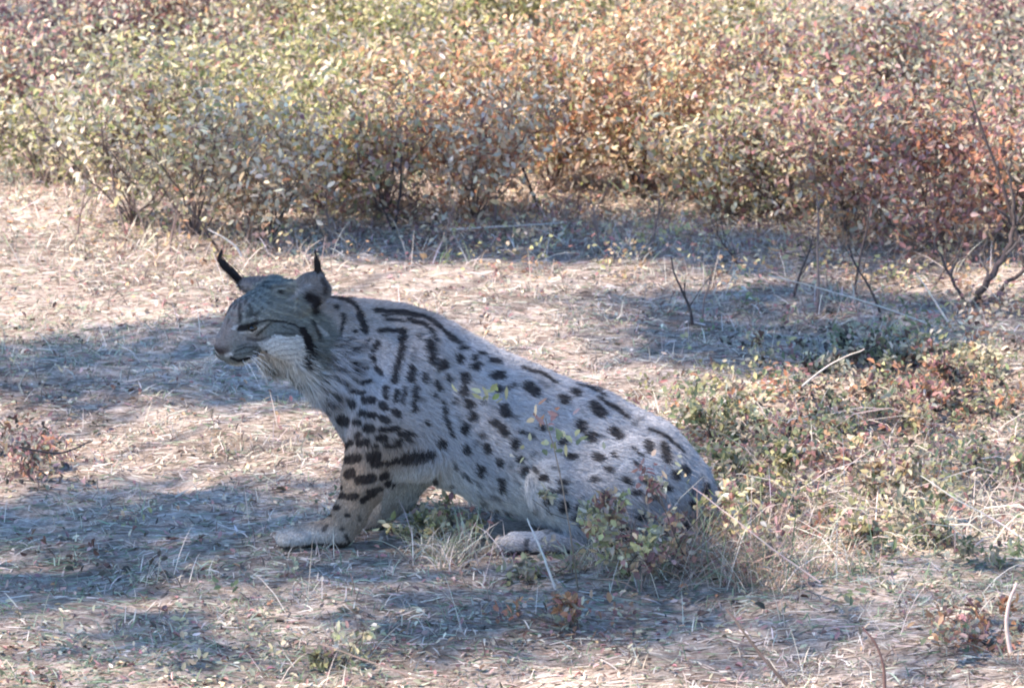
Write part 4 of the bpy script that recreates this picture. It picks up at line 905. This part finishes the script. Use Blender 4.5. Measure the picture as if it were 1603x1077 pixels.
gst([(1582, 1020), (1574, 980), (1580, 940), (1592, 910)], [-1.2]*4, .0034, (.46, .36, .32), 'pale curved stalk near the lower right edge')
gst([(1285, 912), (1210, 860), (1150, 810), (1085, 760)], [-.45, -.40, -.35, -.30], .0016, (.40, .30, .27), 'thin brown stalk crossing behind the rump of the lynx')
gst([(1610, 850), (1560, 815), (1500, 785), (1440, 745)], [-.25, -.2, -.2, -.15], .0018, PL, 'pale stalk slanting down to the right edge')
gst([(700, 360), (760, 356), (830, 352), (890, 349)], [2.6]*4, .0020, PL, 'nearly level pale stalk above the shoulders of the lynx')
gst([(560, 135), (500, 135), (430, 132), (400, 130)], [4.6]*4, .0022, PL, 'level pale dead twig among the upper left shrubs')
gst([(578, 60), (572, 90), (565, 125)][::-1], [4.5]*3, .0035, PL, 'pale dead twig sticking up in the yellow-green shrubs')
gst([(520, 235), (545, 190), (568, 130), (598, 95)], [3.9]*4, .003, PL, 'longer pale dead twig leaning right in the yellow-green shrubs')
gst([(650, 105), (655, 80), (664, 60)], [4.8]*3, .0035, PL, 'stubby pale dead twig below the greenest bush')
gst([(378, 402), (370, 385), (350, 370), (325, 358)], [1.7]*4, .0028, PL, 'pale arching stalk beside the far ear tuft')
gst([(700, 1075), (620, 1050), (545, 1025), (500, 1010)], [-1.75, -1.7, -1.65, -1.6], .0015, (.16, .12, .10), 'thin brown twig lying at the bottom edge')
gst([(30, 700), (90, 712), (120, 700), (140, 688)], [.25, .25, .27, .3], .0022, DK, 'small dark twig on the sand at the left')
gst([(60, 600), (90, 606), (115, 610)], [1.1, 1.1, 1.08], .003, DK, 'dark stick lying in the shade at the far left')
# the slender sapling whose leaves show against the flank
def cl(px, py, Y, n, sx, sy): c = np.array([at(px+sx*rng.normal(), py+sy*rng.normal(), Y+.01*rng.normal()) for _ in range(n)]); return c
Qs = np.concatenate([cl(765, 612, -.42, 12, 17, 5), cl(862, 648, -.42, 12, 20, 10), cl(880, 690, -.40, 16, 25, 12), cl(840, 705, -.4, 6, 20, 6)])
cols = np.concatenate([palcol(dict(olive=2, khaki=3), 12), palcol(dict(mauve=2, tan=1, rust=1), 12), palcol(dict(green=2, khaki=3), 16), palcol(dict(khaki=1), 6)])
stalk('slender_sapling', [gpix(905, 925), at(895, 850, -.42), at(880, 760, -.42), at(862, 690, -.42), at(850, 655, -.42)], .0014, .0008, (.22, .17, .13), 'slender sapling with green and reddish leaves in front of the back of the lynx', 'sapling', twigs=0, leaves=(Qs, cols, .017))

# ------------------------------------------------------------------ the holm oak beyond the left edge whose crown shades the clearing
CR, CN = [], []
def shade(px, py, rx, ry, od, up=False, t=(5.4, 6.8)):
    if up: c = at(px, py, 0); ex = np.array([rx*PXM, 0, 0]); ey = np.array([0, 0, ry*PXM])
    else:
        c = gpix(px, py); a = gpix(px+rx, py); e1 = gpix(px, py-ry); e2 = gpix(px, py+ry)
        ex = np.array([a[0]-c[0], 0, 0]); ey = np.array([0, (e1[1]-e2[1])/2, 0]); c = (e1+e2)/2
    A = math.pi*np.linalg.norm(ex)*np.linalg.norm(ey)*(abs(SUN[2]) if not up else abs(SUN[1])+.35)
    k = 26; n = max(1, int(od*A/(k*.00042)))
    r = np.sqrt(rng.random(n)); th = rng.uniform(0, 6.283, n)
    C0 = c+(r*np.cos(th))[:, None]*ex+(r*np.sin(th))[:, None]*ey+rng.uniform(*t, n)[:, None]*SUN
    CR.append(np.repeat(C0, k, 0)+rng.normal(size=(n*k, 3))*.055); CN.append(C0)
shade(430, 930, 760, 130, 2.1); shade(1300, 960, 480, 100, 1.2); shade(230, 575, 400, 62, 2.6)
shade(420, 515, 150, 70, 1.5, True); shade(620, 610, 150, 100, 1.5, True); shade(830, 690, 200, 110, 1.5, True); shade(1040, 790, 140, 90, 1.1, True); shade(590, 770, 120, 80, .9, True)
shade(1330, 505, 360, 48, 2.6); shade(1240, 545, 230, 34, 4.0); shade(1180, 480, 200, 24, 1.4); shade(800, 374, 420, 32, 4.5); shade(1330, 410, 280, 28, 3.0); shade(120, 70, 260, 60, 1.8); shade(1550, 740, 120, 60, .5); shade(1300, 740, 280, 80, .7)
shade(330, 800, 420, 45, 2.2); shade(1560, 250, 100, 120, .6)
CR = np.concatenate(CR); CN = np.concatenate(CN); m = len(CR)
tb = np.array([-4.5, -1.7, 0.0]); oak = empty('holm_oak', tb); tag(oak, 'holm oak standing beyond the left edge that shades the lynx', 'tree')
V, F, C = leafset(CR, randn3(m), randn3(m), rng.uniform(.035, .055, m), rng.uniform(.018, .028, m), rng.uniform(0, .4, m), jit((.07, .085, .045), m))
mesh('crown', V, F, M_leaf, oak, col=C, origin=tb)
top = tb+np.array([.25, -.3, 2.3]); parts = [tube([tb-np.array([0, 0, .1]), tb+np.array([.05, 0, .7]), tb+np.array([.2, -.1, 1.5]), top], .22, .15, 12)]
sel = CN[rng.choice(len(CN), 16, replace=False)]
for c in sel:
    t = np.linspace(0, 1, 8)[:, None]; P = top+(c-top)*t+np.array([0, 0, .35])*np.sin(t*math.pi)+np.cumsum(rng.normal(size=(8, 3))*.03, 0)*t; parts.append(tube(P, .013, .004, 5))
V, F, _ = join(parts); mesh('trunk', V, F, M_bark, oak, col=jit((.12, .10, .085), len(V), .1), origin=tb, smooth=True)
print('oak leaves', m)
